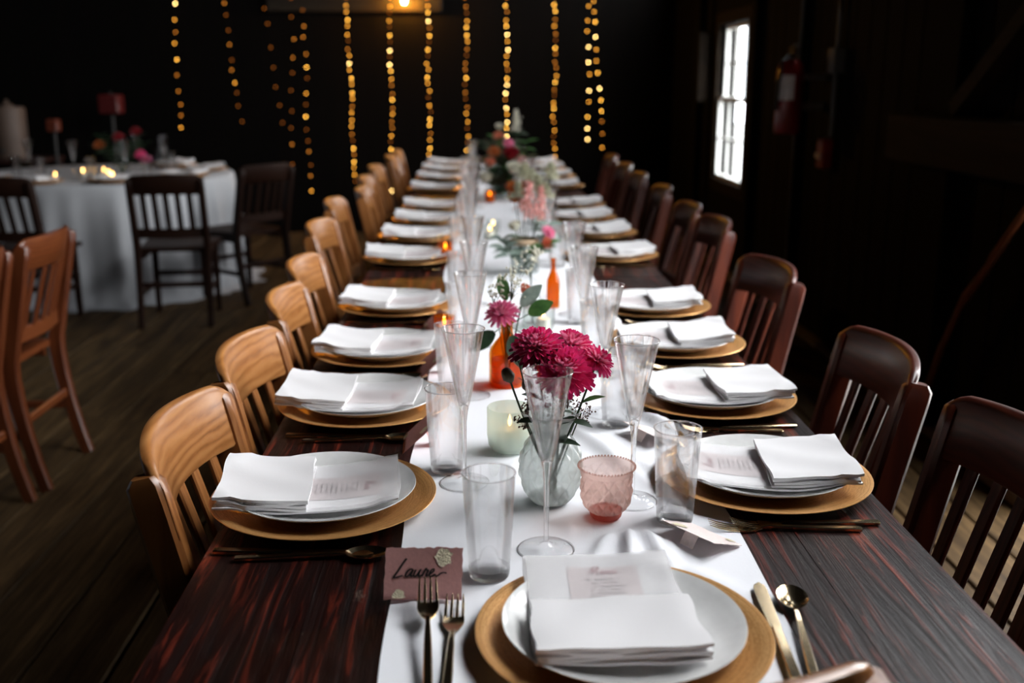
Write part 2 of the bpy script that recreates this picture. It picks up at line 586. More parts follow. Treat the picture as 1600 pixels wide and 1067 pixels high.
# floor boards: a base slab and separate boards along the room
floor = tag(MB().box(X0, X1, Y0, Y1, -.12, -.03).obj('floor', 'barn_wood', smooth=False), kind='structure')
bw = .205
boards = {}
x = X0
k = 0
while x < X1 - .02:
    wdt = min(bw, X1 - x)
    cuts = [Y0, Y0 + 2.2 + 1.9 * ((k * .618) % 1), Y0 + 6.1 + 1.9 * ((k * .37 + .3) % 1), Y1]
    for a, b in zip(cuts, cuts[1:]):
        mb = MB().box(-wdt / 2 + .004, wdt / 2 - .004, 0, b - a - .006, -.03, 0, .005)
        o = mb.obj('floorboard', 'floor_wood', floor)
        o.location = (x + wdt / 2, a, random.uniform(-.002, .001))
    x += bw
    k += 1
def holed_wall(name, x0, x1, ya, yb, zb, holes):
    """wall slab in the y-z plane with rectangular openings"""
    ys = sorted({ya, yb} | {v for h in holes for v in h[:2]})
    zs = sorted({-.15, 0.0, zb} | {v for h in holes for v in h[2:]})
    mb = MB()
    for a, b in zip(ys, ys[1:]):
        for c, d in zip(zs, zs[1:]):
            my, mz = (a + b) / 2, (c + d) / 2
            if any(h[0] < my < h[1] and h[2] < mz < h[3] for h in holes):
                continue
            mb.box(x0, x1, a, b, c, d)
    return tag(mb.obj(name, 'barn_wood', smooth=False), kind='structure')
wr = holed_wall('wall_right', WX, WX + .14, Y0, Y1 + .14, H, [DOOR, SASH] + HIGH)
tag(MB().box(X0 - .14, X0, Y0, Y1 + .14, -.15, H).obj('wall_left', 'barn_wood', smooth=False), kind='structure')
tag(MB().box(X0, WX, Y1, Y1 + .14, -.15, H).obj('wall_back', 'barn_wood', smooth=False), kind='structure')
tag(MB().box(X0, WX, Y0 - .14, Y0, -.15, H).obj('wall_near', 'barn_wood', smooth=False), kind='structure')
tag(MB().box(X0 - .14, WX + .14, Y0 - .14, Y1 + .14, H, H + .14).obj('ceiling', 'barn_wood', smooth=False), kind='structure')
tag(MB().box(WX + .14, 40, -30, 40, -.26, -.15).obj('ground_outside', 'gravel', smooth=False), kind='structure')
# pale sill along the foot of the right wall
tag(MB().box(WX - .045, WX, 3.0, Y1, 0, .05, .006).obj('baseboard_right', 'sill_wood'), kind='structure')
# timber frame on the right wall: posts, a girt and braces, all parts of the wall
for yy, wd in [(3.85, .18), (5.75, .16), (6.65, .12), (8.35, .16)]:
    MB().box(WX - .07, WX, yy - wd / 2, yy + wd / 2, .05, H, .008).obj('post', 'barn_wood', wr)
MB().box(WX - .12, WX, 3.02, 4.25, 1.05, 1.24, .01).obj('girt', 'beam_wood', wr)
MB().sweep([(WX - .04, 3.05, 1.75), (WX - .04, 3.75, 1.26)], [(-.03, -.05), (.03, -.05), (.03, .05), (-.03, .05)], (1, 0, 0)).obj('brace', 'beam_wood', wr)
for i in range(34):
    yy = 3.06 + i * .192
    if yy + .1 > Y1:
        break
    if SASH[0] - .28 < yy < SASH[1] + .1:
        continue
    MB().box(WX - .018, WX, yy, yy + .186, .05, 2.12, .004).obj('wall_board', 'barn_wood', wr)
# door and high window frames
d = empty('door_1')
tag(d, kind='structure')
MB().box(WX - .03, WX + .16, DOOR[0] - .1, DOOR[0], 0, DOOR[3] + .09).obj('jamb', 'barn_wood', d)
MB().box(WX - .03, WX + .16, DOOR[1], DOOR[1] + .05, 0, DOOR[3] + .09).obj('jamb', 'barn_wood', d)
MB().box(WX - .03, WX + .16, DOOR[0], DOOR[1], DOOR[3], DOOR[3] + .09).obj('lintel', 'barn_wood', d)
for i, h in enumerate(HIGH):
    f = tag(empty('window_%d' % (i + 2)), kind='structure')
    m_ = (h[0] + h[1]) / 2
    MB().box(WX + .02, WX + .08, m_ - .02, m_ + .02, h[2], h[3]).obj('mullion', 'barn_wood', f)
    MB().box(WX - .02, WX + .15, h[0] - .05, h[0], h[2] - .05, h[3] + .05).obj('jamb', 'barn_wood', f)
    MB().box(WX - .02, WX + .15, h[1], h[1] + .05, h[2] - .05, h[3] + .05).obj('jamb', 'barn_wood', f)
# the sash window in view: six panes over six
win = tag(empty('window_1'), kind='structure')
y0, y1, z0, z1 = SASH
for a, b, c, d_ in [(y0 - .09, y0, z0 - .09, z1 + .09), (y1, y1 + .09, z0 - .09, z1 + .09), (y0, y1, z1, z1 + .09), (y0, y1, z0 - .09, z0)]:
    MB().box(WX - .022, WX, a, b, c, d_, .004).obj('casing', 'beam_wood', win)
zm = (z0 + z1) / 2 + .02
for (za, zb, xo, nm) in [(zm - .01, z1, .036, 'upper_sash'), (z0, zm + .025, .002, 'lower_sash')]:
    sash = MB()
    sash.box(WX + xo, WX + xo + .03, y0, y0 + .03, za, zb).box(WX + xo, WX + xo + .03, y1 - .03, y1, za, zb)
    sash.box(WX + xo, WX + xo + .03, y0 + .03, y1 - .03, za, za + .03).box(WX + xo, WX + xo + .03, y0 + .03, y1 - .03, zb - .03, zb)
    so = sash.obj(nm, 'white_paint', win)
    pw = (y1 - y0 - .06) / 3
    zh = (za + zb) / 2
    for j in (1, 2):
        MB().box(WX + xo + .006, WX + xo + .024, y0 + .03 + j * pw - .006, y0 + .03 + j * pw + .006, za + .03, zb - .03).obj('muntin', 'white_paint', so)
    MB().box(WX + xo + .006, WX + xo + .024, y0 + .03, y1 - .03, zh - .006, zh + .006).obj('muntin', 'white_paint', so)
    for j in range(3):
        for (a, b) in ((za + .03, zh - .006), (zh + .006, zb - .03)):
            MB().box(WX + xo + .013, WX + xo + .016, y0 + .03 + j * pw + .006, y0 + .03 + (j + 1) * pw - .006, a, b).obj('pane', 'pane_glass', so)
# open shutter leaf on the far side of the window
sh = MB().box(WX - .13, WX - .045, 7.95, 7.97, 1.22, 1.72, .004).obj('window_shutter', 'beam_wood')
tag(sh, 'open wooden shutter beside the bright sash window', 'shutter')
# header board on the back wall with a warm bulb in front of it
hb = tag(MB().box(-1.86, -.31, Y1 - .05, Y1, 1.965, 2.6, .01).obj('trim_1', 'header_wood'), kind='structure')
lp = empty('wall_lamp', (-.637, Y1 - .05, 2.05))
MB().lathe([(.05, 0), (.05, .01), (.02, .02), (.02, .05)], 16, cap0=True, cap1=True).obj('socket', 'black_rubber', lp).rotation_euler = (PI / 2, 0, 0)
MB().ball((0, -.075, -.005), .014, 12, 8, 1.3).obj('bulb', 'lamp_filament', lp)
tag(lp, 'bare glowing orange bulb on the pale board of the back wall', 'lamp')

# ================================================================ long table: three tables end to end
TXL, TXR, TZ = -.368, .598, .75
TABLES = [(.845, 3.235, 'nearest'), (3.245, 5.675, 'middle'), (5.685, 8.12, 'farthest')]
for a, b, nm in TABLES:
    t = empty('farm_table', (0, a, 0))
    tag(t, 'dark red-brown plank farm table, %s of the three in the long row' % nm, 'table', 'farm tables end to end')
    npl = 6
    pw = (TXR - TXL) / npl
    for i in range(npl):
        o = MB().box(-pw / 2 + .0005, pw / 2 - .0005, 0, b - a, -.045, 0).obj('plank', 'table_wood', t)
        o.location = (TXL + pw * (i + .5), 0, TZ - .0001 * (i % 2))
    L = b - a
    MB().box(TXL + .10, TXL + .125, .12, L - .12, TZ - .13, TZ - .046, .003).obj('apron', 'dark_table_base', t)
    MB().box(TXR - .125, TXR - .10, .12, L - .12, TZ - .13, TZ - .046, .003).obj('apron', 'dark_table_base', t)
    cx = (TXL + TXR) / 2
    for yy in (.62, L - .5):
        MB().box(cx - .06, cx + .06, yy - .05, yy + .05, .07, TZ - .047, .006).obj('leg', 'dark_table_base', t)
        MB().box(cx - .12, cx + .12, yy - .045, yy + .045, 0, .069, .008).obj('foot', 'dark_table_base', t)
    MB().box(cx - .03, cx + .03, .671, L - .551, .25, .35, .004).obj('stretcher', 'dark_table_base', t)

# runner: a cloth sheet with soft folds
RL, RR = -.107, .362
RY0, RY1 = .847, 8.10
def ridge(x, y, px, py, dx, dy, wd, ln, amp):
    l = math.hypot(dx, dy); ux, uy = dx / l, dy / l
    a = (x - px) * ux + (y - py) * uy
    b = -(x - px) * uy + (y - py) * ux
    return amp * math.exp(-(b / wd) ** 2 - (a / ln) ** 2)
RIDGES = []
rr_ = random.Random(3)
for yy in [1.0 + .33 * i for i in range(22)]:
    for _ in range(2):
        RIDGES.append((rr_.uniform(RL + .03, RR - .03), yy + rr_.uniform(-.12, .12), rr_.uniform(-.5, .5), 1.0, rr_.uniform(.008, .02), rr_.uniform(.07, .2), rr_.uniform(.002, .006)))
RIDGES += [(.20, 1.265, .10, 1, .010, .075, .017), (.235, 1.255, -.05, 1, .012, .085, .013), (.165, 1.27, .5, 1, .010, .06, .010),
           (.268, 1.19, -.9, 1, .016, .08, .005), (.215, 1.62, -.35, 1, .014, .14, .009), (.25, 1.60, -.55, 1, .012, .12, .007),
           (.335, 1.78, -.5, 1, .018, .09, .012), (.30, 1.86, -.3, 1, .016, .10, .010), (.12, 1.75, .3, 1, .014, .15, .005), (.345, 2.6, .1, 1, .02, .15, .02), (-.09, 2.95, .0, 1, .016, .2, .012), (-.09, 2.5, .1, 1, .016, .15, .008), (.33, 3.0, .0, 1, .03, .12, .016)]
FLAT = []   # (x, y, r) spots where something stands and the cloth lies flat
def runner_z(x, y):
    h = 0.0
    for r in RIDGES:
        if abs(y - r[1]) < .6:
            h += ridge(x, y, *r)
    for fx, fy, fr in FLAT:
        dd = math.hypot(x - fx, y - fy)
        if dd < fr + .03:
            h *= max(0.0, min(1.0, (dd - fr) / .03)) ** 1.5
    return TZ + .0016 + h

# ================================================================ chairs
def rsec(w, h, b=None):
    b = b if b is not None else min(w, h) * .25
    return [(-w / 2 + b, -h / 2), (w / 2 - b, -h / 2), (w / 2, -h / 2 + b), (w / 2, h / 2 - b), (w / 2 - b, h / 2), (-w / 2 + b, h / 2), (-w / 2, h / 2 - b), (-w / 2, -h / 2 + b)]
BW = .192    # half distance between the back posts
def back_y(z):
    if z < .44:
        return -.205 - .075 * ((.44 - z) / .44) ** 1.6
    return -.205 - .22 * (z - .44)
def bow(x, amt):
    return -amt * (1 - (x / (BW + .01)) ** 2)
def make_chair():
    t = empty('slat_back_chair')
    # seat: saddled board, wider at the front
    def sf(u, v):
        yy = -.19 + .40 * u
        wd = .185 + .03 * u
        xx = (v * 2 - 1) * wd
        dip = .010 * (1 - ((v * 2 - 1) * .9) ** 2) * (1 - (u * 2 - 1) ** 2)
        rnd = .006 * (abs(v * 2 - 1) ** 8 + abs(u * 2 - 1) ** 8)
        return (xx, yy, .455 - dip - rnd)
    MB().grid(10, 10, sf, .026).obj('seat', 'oak_h', t)
    for sx in (-1, 1):
        zs = [0, .1, .2, .3, .40, .46, .55, .65, .75, .80, .834, .845]
        path = [(sx * BW, back_y(z) , z) for z in zs]
        sc = [(.85, .8), (.9, .85), (.95, .9), (1, 1), (1, 1.1), (1, 1.1), (1, 1.05), (1, 1), (1, 1), (1, 1), (1, .95), (.7, .6)]
        MB().sweep(path, rsec(.034, .052, .007), (0, 1, 0), sc).obj('leg', 'oak_v', t)
        MB().sweep([(sx * .178, .175, 0), (sx * .178, .172, .2), (sx * .176, .17, .429)], rsec(.036, .036, .006), (0, 1, 0), [.8, .95, 1.05]).obj('leg', 'oak_v', t)
        MB().sweep([(sx * .185, back_y(.19) + .02, .19), (sx * .178, .16, .19)], rsec(.016, .028, .004)).obj('stretcher', 'oak_v', t)
    MB().sweep([(-.165, .172, .24), (.165, .172, .24)], rsec(.016, .03, .004)).obj('stretcher', 'oak_h', t)
    MB().sweep([(-.18, back_y(.24), .24), (.18, back_y(.24), .24)], rsec(.016, .03, .004)).obj('stretcher', 'oak_h', t)
    MB().sweep([(-.16, .165, .405), (.16, .165, .405)], rsec(.018, .045, .004)).obj('apron', 'oak_h', t)
    for sx in (-1, 1):
        MB().sweep([(sx * .172, -.17, .405), (sx * .172, .15, .405)], rsec(.018, .045, .004)).obj('apron', 'oak_v', t)
    # crest rail: bowed in plan, rounded at the upper corners
    n = 24
    vs, fs = [], []
    th = .021
    prof_n = 10
    for i in range(n + 1):
        x = -BW - .012 + (2 * BW + .024) * i / n
        e = abs(x) / (BW + .012)
        zt = .872 - .010 * e ** 2 - .020 * max(0, (e - .80) / .20) ** 2.2
        zb = .752 + .006 * (1 - e ** 2)
        tt = th * (1 - .25 * max(0, (e - .85) / .15))
        yb = bow(x, .048)
        for a, zz in [(-.5, zb + .005), (-.5, zt - .012), (-.36, zt - .003), (0, zt), (.36, zt - .003), (.5, zt - .012), (.5, zb + .005), (.3, zb), (-.3, zb)]:
            vs.append((x, back_y(zz) + yb + a * tt + .017, zz))
    kk = 9
    for i in range(n):
        for j in range(kk):
            fs.append((i * kk + j, (i + 1) * kk + j, (i + 1) * kk + (j + 1) % kk, i * kk + (j + 1) % kk))
    fs.append(tuple(range(kk)))
    fs.append(tuple(n * kk + j for j in range(kk))[::-1])
    MB().add(vs, fs).obj('crest_rail', 'oak_h', t, angle=50)
    # lower rail and slats
    path = [(-BW + .005 + (2 * BW - .01) * i / 12, 0, .535) for i in range(13)]
    MB().sweep([(p[0], back_y(.535) + bow(p[0], .03) + .012, .535) for p in path], rsec(.018, .055, .004)).obj('lower_rail', 'oak_h', t)
    for i in range(5):
        x = -.125 + .0625 * i
        MB().sweep([(x, back_y(z) + .014 + bow(x, .03 + .018 * (z - .535) / .22), z) for z in (.552, .62, .69, .757)], rsec(.031, .010, .003), (0, 1, 0)).obj('slat', 'oak_v', t)
    return t
chair0 = make_chair()
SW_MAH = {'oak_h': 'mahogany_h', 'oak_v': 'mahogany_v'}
SW_CHE = {'oak_h': 'cherry_h', 'oak_v': 'cherry_v'}
SW_DRK = {'oak_h': 'dark_chair_h', 'oak_v': 'dark_chair_v'}
used = [False]
def chair(bx, by, face, label, group, swap=None):
    """bx, by: middle of the back at crest height; face: heading the sitter looks to, radians from +y, clockwise positive"""
    if not used[0] and swap is None:
        c = chair0; used[0] = True
    else:
        c = copy_tree(chair0, None, swap)
    rz = -face
    # local crest middle is at y = back_y(.85)
    oy = back_y(.85)
    loc = (bx - (-math.sin(rz) * oy), by - math.cos(rz) * oy, 0)
    place(c, loc, rz, label)
    tag(c, None, 'chair', group)
    return c
ORD = ['nearest', 'second', 'third', 'fourth', 'fifth', 'sixth', 'seventh', 'eighth', 'ninth', 'tenth', 'eleventh', 'twelfth']
D = math.radians
LCH = [(-.455, 1.50, 90), (-.455, 1.945, 92), (-.465, 2.43, 88), (-.50, 2.90, 90), (-.575, 3.72, 93), (-.62, 4.45, 90), (-.545, 4.93, 88), (-.60, 5.55, 90), (-.62, 6.3, 92), (-.60, 7.2, 90), (-.60, 7.75, 90)]
for i, (x, y, a) in enumerate(LCH):
    chair(x, y, D(a), 'golden oak slat-back chair, %s from the camera on the long table\'s left side' % ORD[i], 'oak chairs along the left side')
RCH = [(.80, 1.40, -90), (.785, 1.90, -87), (.825, 2.83, -95), (.885, 3.78, -92), (.88, 4.25, -90), (.90, 5.0, -88), (.90, 5.75, -90), (.92, 6.45, -91), (.93, 7.2, -90)]
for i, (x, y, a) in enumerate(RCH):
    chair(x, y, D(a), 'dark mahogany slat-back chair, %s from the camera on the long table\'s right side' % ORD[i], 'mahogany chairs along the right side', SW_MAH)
chair(.160, .766, D(-9), 'chair at the head of the table, only a blurred rail corner in view', None)
chair(-1.475, 3.53, D(-90), 'reddish cherry wood slat chair with its whole back and legs in view, far left', 'cherry chairs at the left edge', SW_CHE)
chair(-1.49, 3.05, D(-90), 'reddish cherry wood slat chair cut by the left edge of the photo', 'cherry chairs at the left edge', SW_CHE)
chair(-1.725, 5.73, D(-6), 'dark slat-back chair with its back to us before the round white table', 'dark chairs at the round table', SW_DRK)
chair(-2.60, 5.62, D(4), 'dark slat-back chair at the round table, cut by the left edge', 'dark chairs at the round table', SW_DRK)
chair(-1.31, 6.46, D(-50), 'dark slat-back chair standing right of the round white table', 'dark chairs at the round table', SW_DRK)

# ================================================================ tableware prototypes
def charger_proto():
    prof = [(.001, .0055), (.108, .0055), (.113, .006), (.120, .009), (.150, .0165), (.162, .0195), (.1645, .0195), (.165, .0185), (.160, .0165), (.118, .004), (.108, 0), (.001, 0)]
    return MB().lathe(prof, 72).mesh('charger_plate', angle=30)
def plate_proto():
    prof = [(.001, .0065), (.07, .0067), (.088, .0085), (.105, .0140), (.125, .0228), (.1325, .0265), (.1348, .0272), (.1352, .0262), (.128, .0215), (.10, .009), (.078, .0025), (.074, 0), (.070, .0015), (.001, .0015)]
    return MB().lathe(prof, 72).mesh('dinner_plate', angle=35)
CH_ME, PL_ME = charger_proto(), plate_proto()
CH_ME.materials.append(M['gold_charger'])
PL_ME.materials.append(M['china'])
CZ = .0056           # plate foot above the charger foot

# napkin in the diner's frame: +y points away from the diner; origin at the plate foot
def plate_h(r):
    for (a, za), (b, zb) in zip([(0, .0067), (.088, .0087), (.105, .0142), (.125, .023), (.1335, .0274), (.2, .0274)], [(.088, .0087), (.105, .0142), (.125, .023), (.1335, .0274), (.2, .0274), (.5, .0274)]):
        if a <= r <= b:
            return za + (zb - za) * (r - a) / (b - a)
    return .0274
def make_napkin(shift=0.0, seed=0, curl=1.0, Wn=.088, Ln=.128, skew=0.0):
    rnd = random.Random(seed)
    ph = [rnd.uniform(0, 6.28) for _ in range(8)]
    def base(xx, yy):
        # the cloth spans the dip of the plate softly
        r = math.hypot(xx, yy)
        sag = .0155 + .0115 * min(1.25, abs(yy) / .13) ** 2 + .003 * min(1, abs(xx) / .09) ** 2
        return max(plate_h(r) + .0012, sag) if r < .14 else max(sag, .0286)
    def wob(xx, yy, k):
        return .0012 * math.sin(38 * xx + ph[k % 8]) * math.sin(31 * yy + ph[(k + 3) % 8]) + .0008 * math.sin(70 * xx - 45 * yy + ph[(k + 5) % 8])
    mb = MB()
    def sheet(yA, yB, wA, wB, lift, th, k, nu=16, nv=14, endcurl=0.0):
        def fn(u, v):
            yy = yA + (yB - yA) * u + shift
            wd = wA + (wB - wA) * u
            xx = (v * 2 - 1) * wd + skew * (yy - shift) + .002 * math.sin(9 * u + ph[k % 8])
            yy += .0025 * math.sin(5 * v + ph[(k + 2) % 8])
            e = max(abs(v * 2 - 1), 0)
            edge = .0015 * max(0, (e - .9) / .1) ** 2
            ec = endcurl * max(0, (u - .80) / .20) ** 2
            return (xx, yy, base(xx, yy) + lift + th + wob(xx, yy, k) - edge + ec)
        mb.grid(nu, nv, fn, th)
    # bottom layers over the whole length
    sheet(-Ln, Ln, Wn, Wn * .97, 0.0, .0026, 0, 22, 14, .003 * curl)
    # the folded-back half: four soft layers, each a little back from the one below
    sheet(-Ln + .003, -.002, Wn * .985, Wn * .97, .0034, .0034, 1)
    sheet(-Ln + .001, -.003, Wn * .99, Wn * .98, .0074, .0036, 2)
    sheet(-Ln + .004, -.001, Wn * .98, Wn * .97, .0116, .0036, 3)
    sheet(-Ln - .001, .001, Wn, Wn * .985, .0158, .0042, 4)
    # rounded fold along the middle
    body = mb.mesh('napkin', angle=60)
    body.materials.append(M['napkin_cloth'])
    fl = MB()
    def ff(u, v):
        yy = .0 + Ln * .985 * u + shift
        xx = (v * 2 - 1) * Wn * .95 + skew * (yy - shift)
        ec = .003 * curl * max(0, ((u + 1) / 2 - .80) / .20) ** 2
        return (xx, yy, base(xx, yy) + .0052 + ec + wob(xx, yy, 0) * .9)
    fl.grid(14, 14, ff)
    flap = fl.mesh('sheer_flap')
    flap.materials.append(M['sheer_cloth'])
    cm = MB()
    def cf(u, v):
        yy = -.02 + (Ln * .80 + .02) * u + shift
        xx = (v * 2 - 1) * .043 + skew * (yy - shift) + .004
        return (xx, yy, base(xx, yy) + .0036 + wob(xx, yy, 0))
    cm.grid(12, 8, cf)
    card = cm.mesh('menu_card')
    card.materials.append(M['card_vellum'])
    def on_card(px, py):
        xx, yy = px + .004 + skew * py, py + shift
        return (xx, yy, base(xx, yy) + .0042 + wob(xx, yy, 0))
    return body, flap, card, on_card

# handwriting: polyline strokes in a unit box per letter (x advance, y up)
GLY = {
 'L': (.55, [[(.38, 1.0), (.26, .72), (.12, .30), (.0, .02), (.06, -.02), (.22, .02), (.46, .10)]]),
 'a': (.46, [[(.36, .38), (.26, .44), (.12, .36), (.05, .16), (.10, .03), (.22, .08), (.34, .32), (.38, .40), (.33, .16), (.36, .04), (.46, .10)]]),
 'u': (.46, [[(.06, .40), (.03, .16), (.08, .03), (.18, .08), (.30, .34), (.33, .42), (.29, .16), (.33, .03), (.46, .12)]]),
 'r': (.34, [[(.03, .04), (.07, .22), (.11, .42), (.15, .46), (.20, .36), (.28, .38), (.25, .20), (.26, .06), (.34, .08)]]),
 'e': (.36, [[(.0, .10), (.14, .20), (.25, .34), (.20, .44), (.10, .36), (.06, .18), (.12, .03), (.24, .05), (.36, .16)]]),
 '~': (.60, [[(.0, .14), (.14, .05), (.30, .20), (.45, .24), (.62, .20)]]),
 'M': (.85, [[(.02, .0), (.18, .55), (.26, 1.0), (.30, .60), (.34, .10), (.48, .60), (.60, 1.0), (.62, .50), (.64, .06), (.76, .05)]]),
 'n': (.46, [[(.04, .03), (.08, .26), (.11, .42), (.12, .22), (.22, .40), (.30, .40), (.29, .16), (.34, .04), (.46, .10)]]),
}
def smooth_poly(pts, k=3):
    out = []
    for i in range(len(pts) - 1):
        p0, p1, p2, p3 = pts[max(i - 1, 0)], pts[i], pts[i + 1], pts[min(i + 2, len(pts) - 1)]
        for j in range(k):
            t = j / k
            out.append(tuple(.5 * ((2 * b) + (-a + c) * t + (2 * a - 5 * b + 4 * c - d_) * t * t + (-a + 3 * b - 3 * c + d_) * t ** 3) for a, b, c, d_ in zip(p0, p1, p2, p3)))
    return out + [pts[-1]]
def write(mb, text, to3d, x0, y0, size, wd, slant=.25):
    """ribbons of ink laid on a surface through to3d(x, y)"""
    x = x0
    for ch in text:
        adv, strokes = GLY[ch]
        for st in strokes:
            pts = smooth_poly(st)
            n = len(pts)
            vs, fs = [], []
            for i, (px, py) in enumerate(pts):
                ax, ay = pts[max(i - 1, 0)]
                bx, by = pts[min(i + 1, n - 1)]
                tx, ty = bx - ax, by - ay
                l = math.hypot(tx, ty) or 1
                ww = wd * (.75 + .5 * abs(ty) / l)
                ox, oy = -ty / l * ww / 2, tx / l * ww / 2
                qx, qy = x + (px + py * slant) * size, y0 + py * size
                vs += [to3d(qx + ox, qy + oy), to3d(qx - ox, qy - oy)]
            for i in range(n - 1):
                fs.append((2 * i, 2 * i + 1, 2 * i + 3, 2 * i + 2))
            mb.add(vs, fs)
        x += adv * size
    return x
def menu_print(on_card, Ln, rich):
    a = MB()
    write(a, 'Menu', on_card, -.018, Ln * .80 - .026, .017, .0015)
    b = MB()
    rnd = random.Random(5)
    for i in range(9 if rich else 5):
        yy = Ln * .80 - .036 - i * .0075
        hw = rnd.uniform(.016, .027)
        n = 12
        vs = []
        for j in range(n + 1):
            xx = -hw + 2 * hw * j / n
            h = .0007 + .0006 * rnd.random()
            vs += [on_card(xx, yy + h), on_card(xx, yy - h)]
        b.add(vs, [(2 * j, 2 * j + 1, 2 * j + 3, 2 * j + 2) for j in range(n) if rnd.random() > .2])
    return a.mesh('menu_title'), b.mesh('menu_lines')

NAPS = [make_napkin(.0, 1, 1.2), make_napkin(-.008, 2, 1.4, skew=.06), make_napkin(.004, 3, .8, skew=-.05)]
NAP_HEAD = make_napkin(.026, 9, .6, .092, .114, .03)
def napkin_set(spec, loc, rz, nlabel, mlabel, printed, group='folded napkins on plates'):
    body, flap, card, oc = spec
    o = link('napkin', body)
    place(o, loc, rz, nlabel)
    tag(o, None, 'napkin', group)
    link('sheer_flap', flap, o)
    c = link('menu_card', card)
    place(c, loc, rz, mlabel)
    tag(c, None, 'card', 'menu cards in the napkins')
    if printed:
        if 'p' not in MENU_CACHE.setdefault(body.name, {}):
            a, b = menu_print(oc, .128, True)
            a.materials.append(M['ink_pink'])
            b.materials.append(M['ink_grey'])
            MENU_CACHE[body.name]['p'] = (a, b)
        a, b = MENU_CACHE[body.name]['p']
        link('menu_title', a, c)
        link('menu_lines', b, c)
MENU_CACHE = {}

# cutlery: lies along +y, handle end at the origin, resting at z = 0
def fork_parts():
    out = []
    h = MB().sweep([(0, 0, .0032), (0, .004, .0036), (0, .06, .0042), (0, .105, .0052), (0, .128, .0060), (0, .140, .0050)], rsec(.0105, .0052, .0012), (0, 0, 1), [(.92, .9), (1, 1), (.92, 1), (.74, .95), (.52, .8), (.60, .6)])
    out.append(('handle', h))
    def hf(u, v):
        yy = .138 + .034 * u
        wd = (.0032 + .0093 * min(1, u * 1.6) ** .7)
        xx = (v * 2 - 1) * wd
        return (xx, yy, .0046 - .0028 * math.sin(PI * u * .75) + .002 * (v * 2 - 1) ** 2 * u)
    out.append(('head', MB().grid(6, 6, hf, .0016)))
    for i in range(4):
        xx = -.0102 + .0068 * i
        out.append(('tine', MB().sweep([(xx, .170, .0020), (xx, .185, .0034), (xx * .98, .200, .0066), (xx * .95, .213, .0112)], rsec(.0036, .0016, .0004), (0, 0, 1), [1, .95, .85, .35])))
    return out
def knife_parts():
    h = MB().sweep([(0, 0, .004), (0, .003, .004), (0, .06, .004), (0, .105, .0038)], rsec(.0125, .0062, .0014), (0, 0, 1), [(.9, .9), (1, 1), (.92, 1), (.85, .9)])
    b = MB()
    vs, fs = [], []
    n = 14
    for i in range(n + 1):
        t = i / n
        yy = .104 + .110 * t
        l = -.0062 - .0042 * math.sin(PI * min(1, t * .62)) 
        r = .0062
        k_ = max(0, (t - .80) / .20)
        rr = math.sqrt(max(0, 1 - k_ * k_))
        m_ = (l + r) / 2 + .001
        l2, r2 = m_ + (l - m_) * rr, m_ + (r - m_) * rr
        for zz in (.0046, .0034):
            vs += [(l2, yy, zz), (r2, yy, zz)]
    for i in range(n):
        a = i * 4
        fs += [(a, a + 1, a + 5, a + 4), (a + 2, a + 6, a + 7, a + 3), (a, a + 4, a + 6, a + 2), (a + 1, a + 3, a + 7, a + 5)]
    b.add(vs, fs)
    return [('handle', h), ('blade', b)]
def spoon_parts():
    h = MB().sweep([(0, 0, .0038), (0, .004, .0038), (0, .06, .0045), (0, .11, .0062), (0, .135, .0066), (0, .146, .0058)], rsec(.011, .0052, .0014), (0, 0, 1), [(.92, .9), (1, 1), (.9, 1), (.66, .95), (.5, .8), (.5, .5)])
    b = MB()
    def bf(u, v):
        r = v
        t = u * 2 * PI
        xx = .0185 * r * math.cos(t)
        yy = .170 + .0285 * r * math.sin(t) * (1 + .08 * math.sin(t))
        return (xx * (1 + .10 * (yy - .170) / .0285), yy, .0014 + .0068 * r * r)
    b.grid(28, 8, bf, .0011)
    return [('handle', h), ('bowl', b)]
PARTS = {}
for nm, fn in (('fork', fork_parts), ('knife', knife_parts), ('spoon', spoon_parts)):
    lst = []
    one = MB()
    for pn, mb in fn():
        me = mb.mesh(nm + '_' + pn, angle=35)
        me.materials.append(M['gold_cutlery'])
        lst.append((pn, me))
        one.add(mb.v, mb.f)
    me = one.mesh(nm, angle=35)
    me.materials.append(M['gold_cutlery'])
    PARTS[nm] = (lst, me)
def cutlery(kind, tail, ang, label, split, z=None, flip=0):
    """ang: heading of the business end, radians clockwise from +y"""
    z = TZ + .0004 if z is None else z
    if split:
        o = empty(kind)
        for pn, me in PARTS[kind][0]:
            link(pn, me, o)
    else:
        o = link(kind, PARTS[kind][1])
    o.location = (tail[0], tail[1], z)
    o.rotation_euler = (0, 0, -ang)
    tag(o, label, kind, 'gold cutlery')
    return o

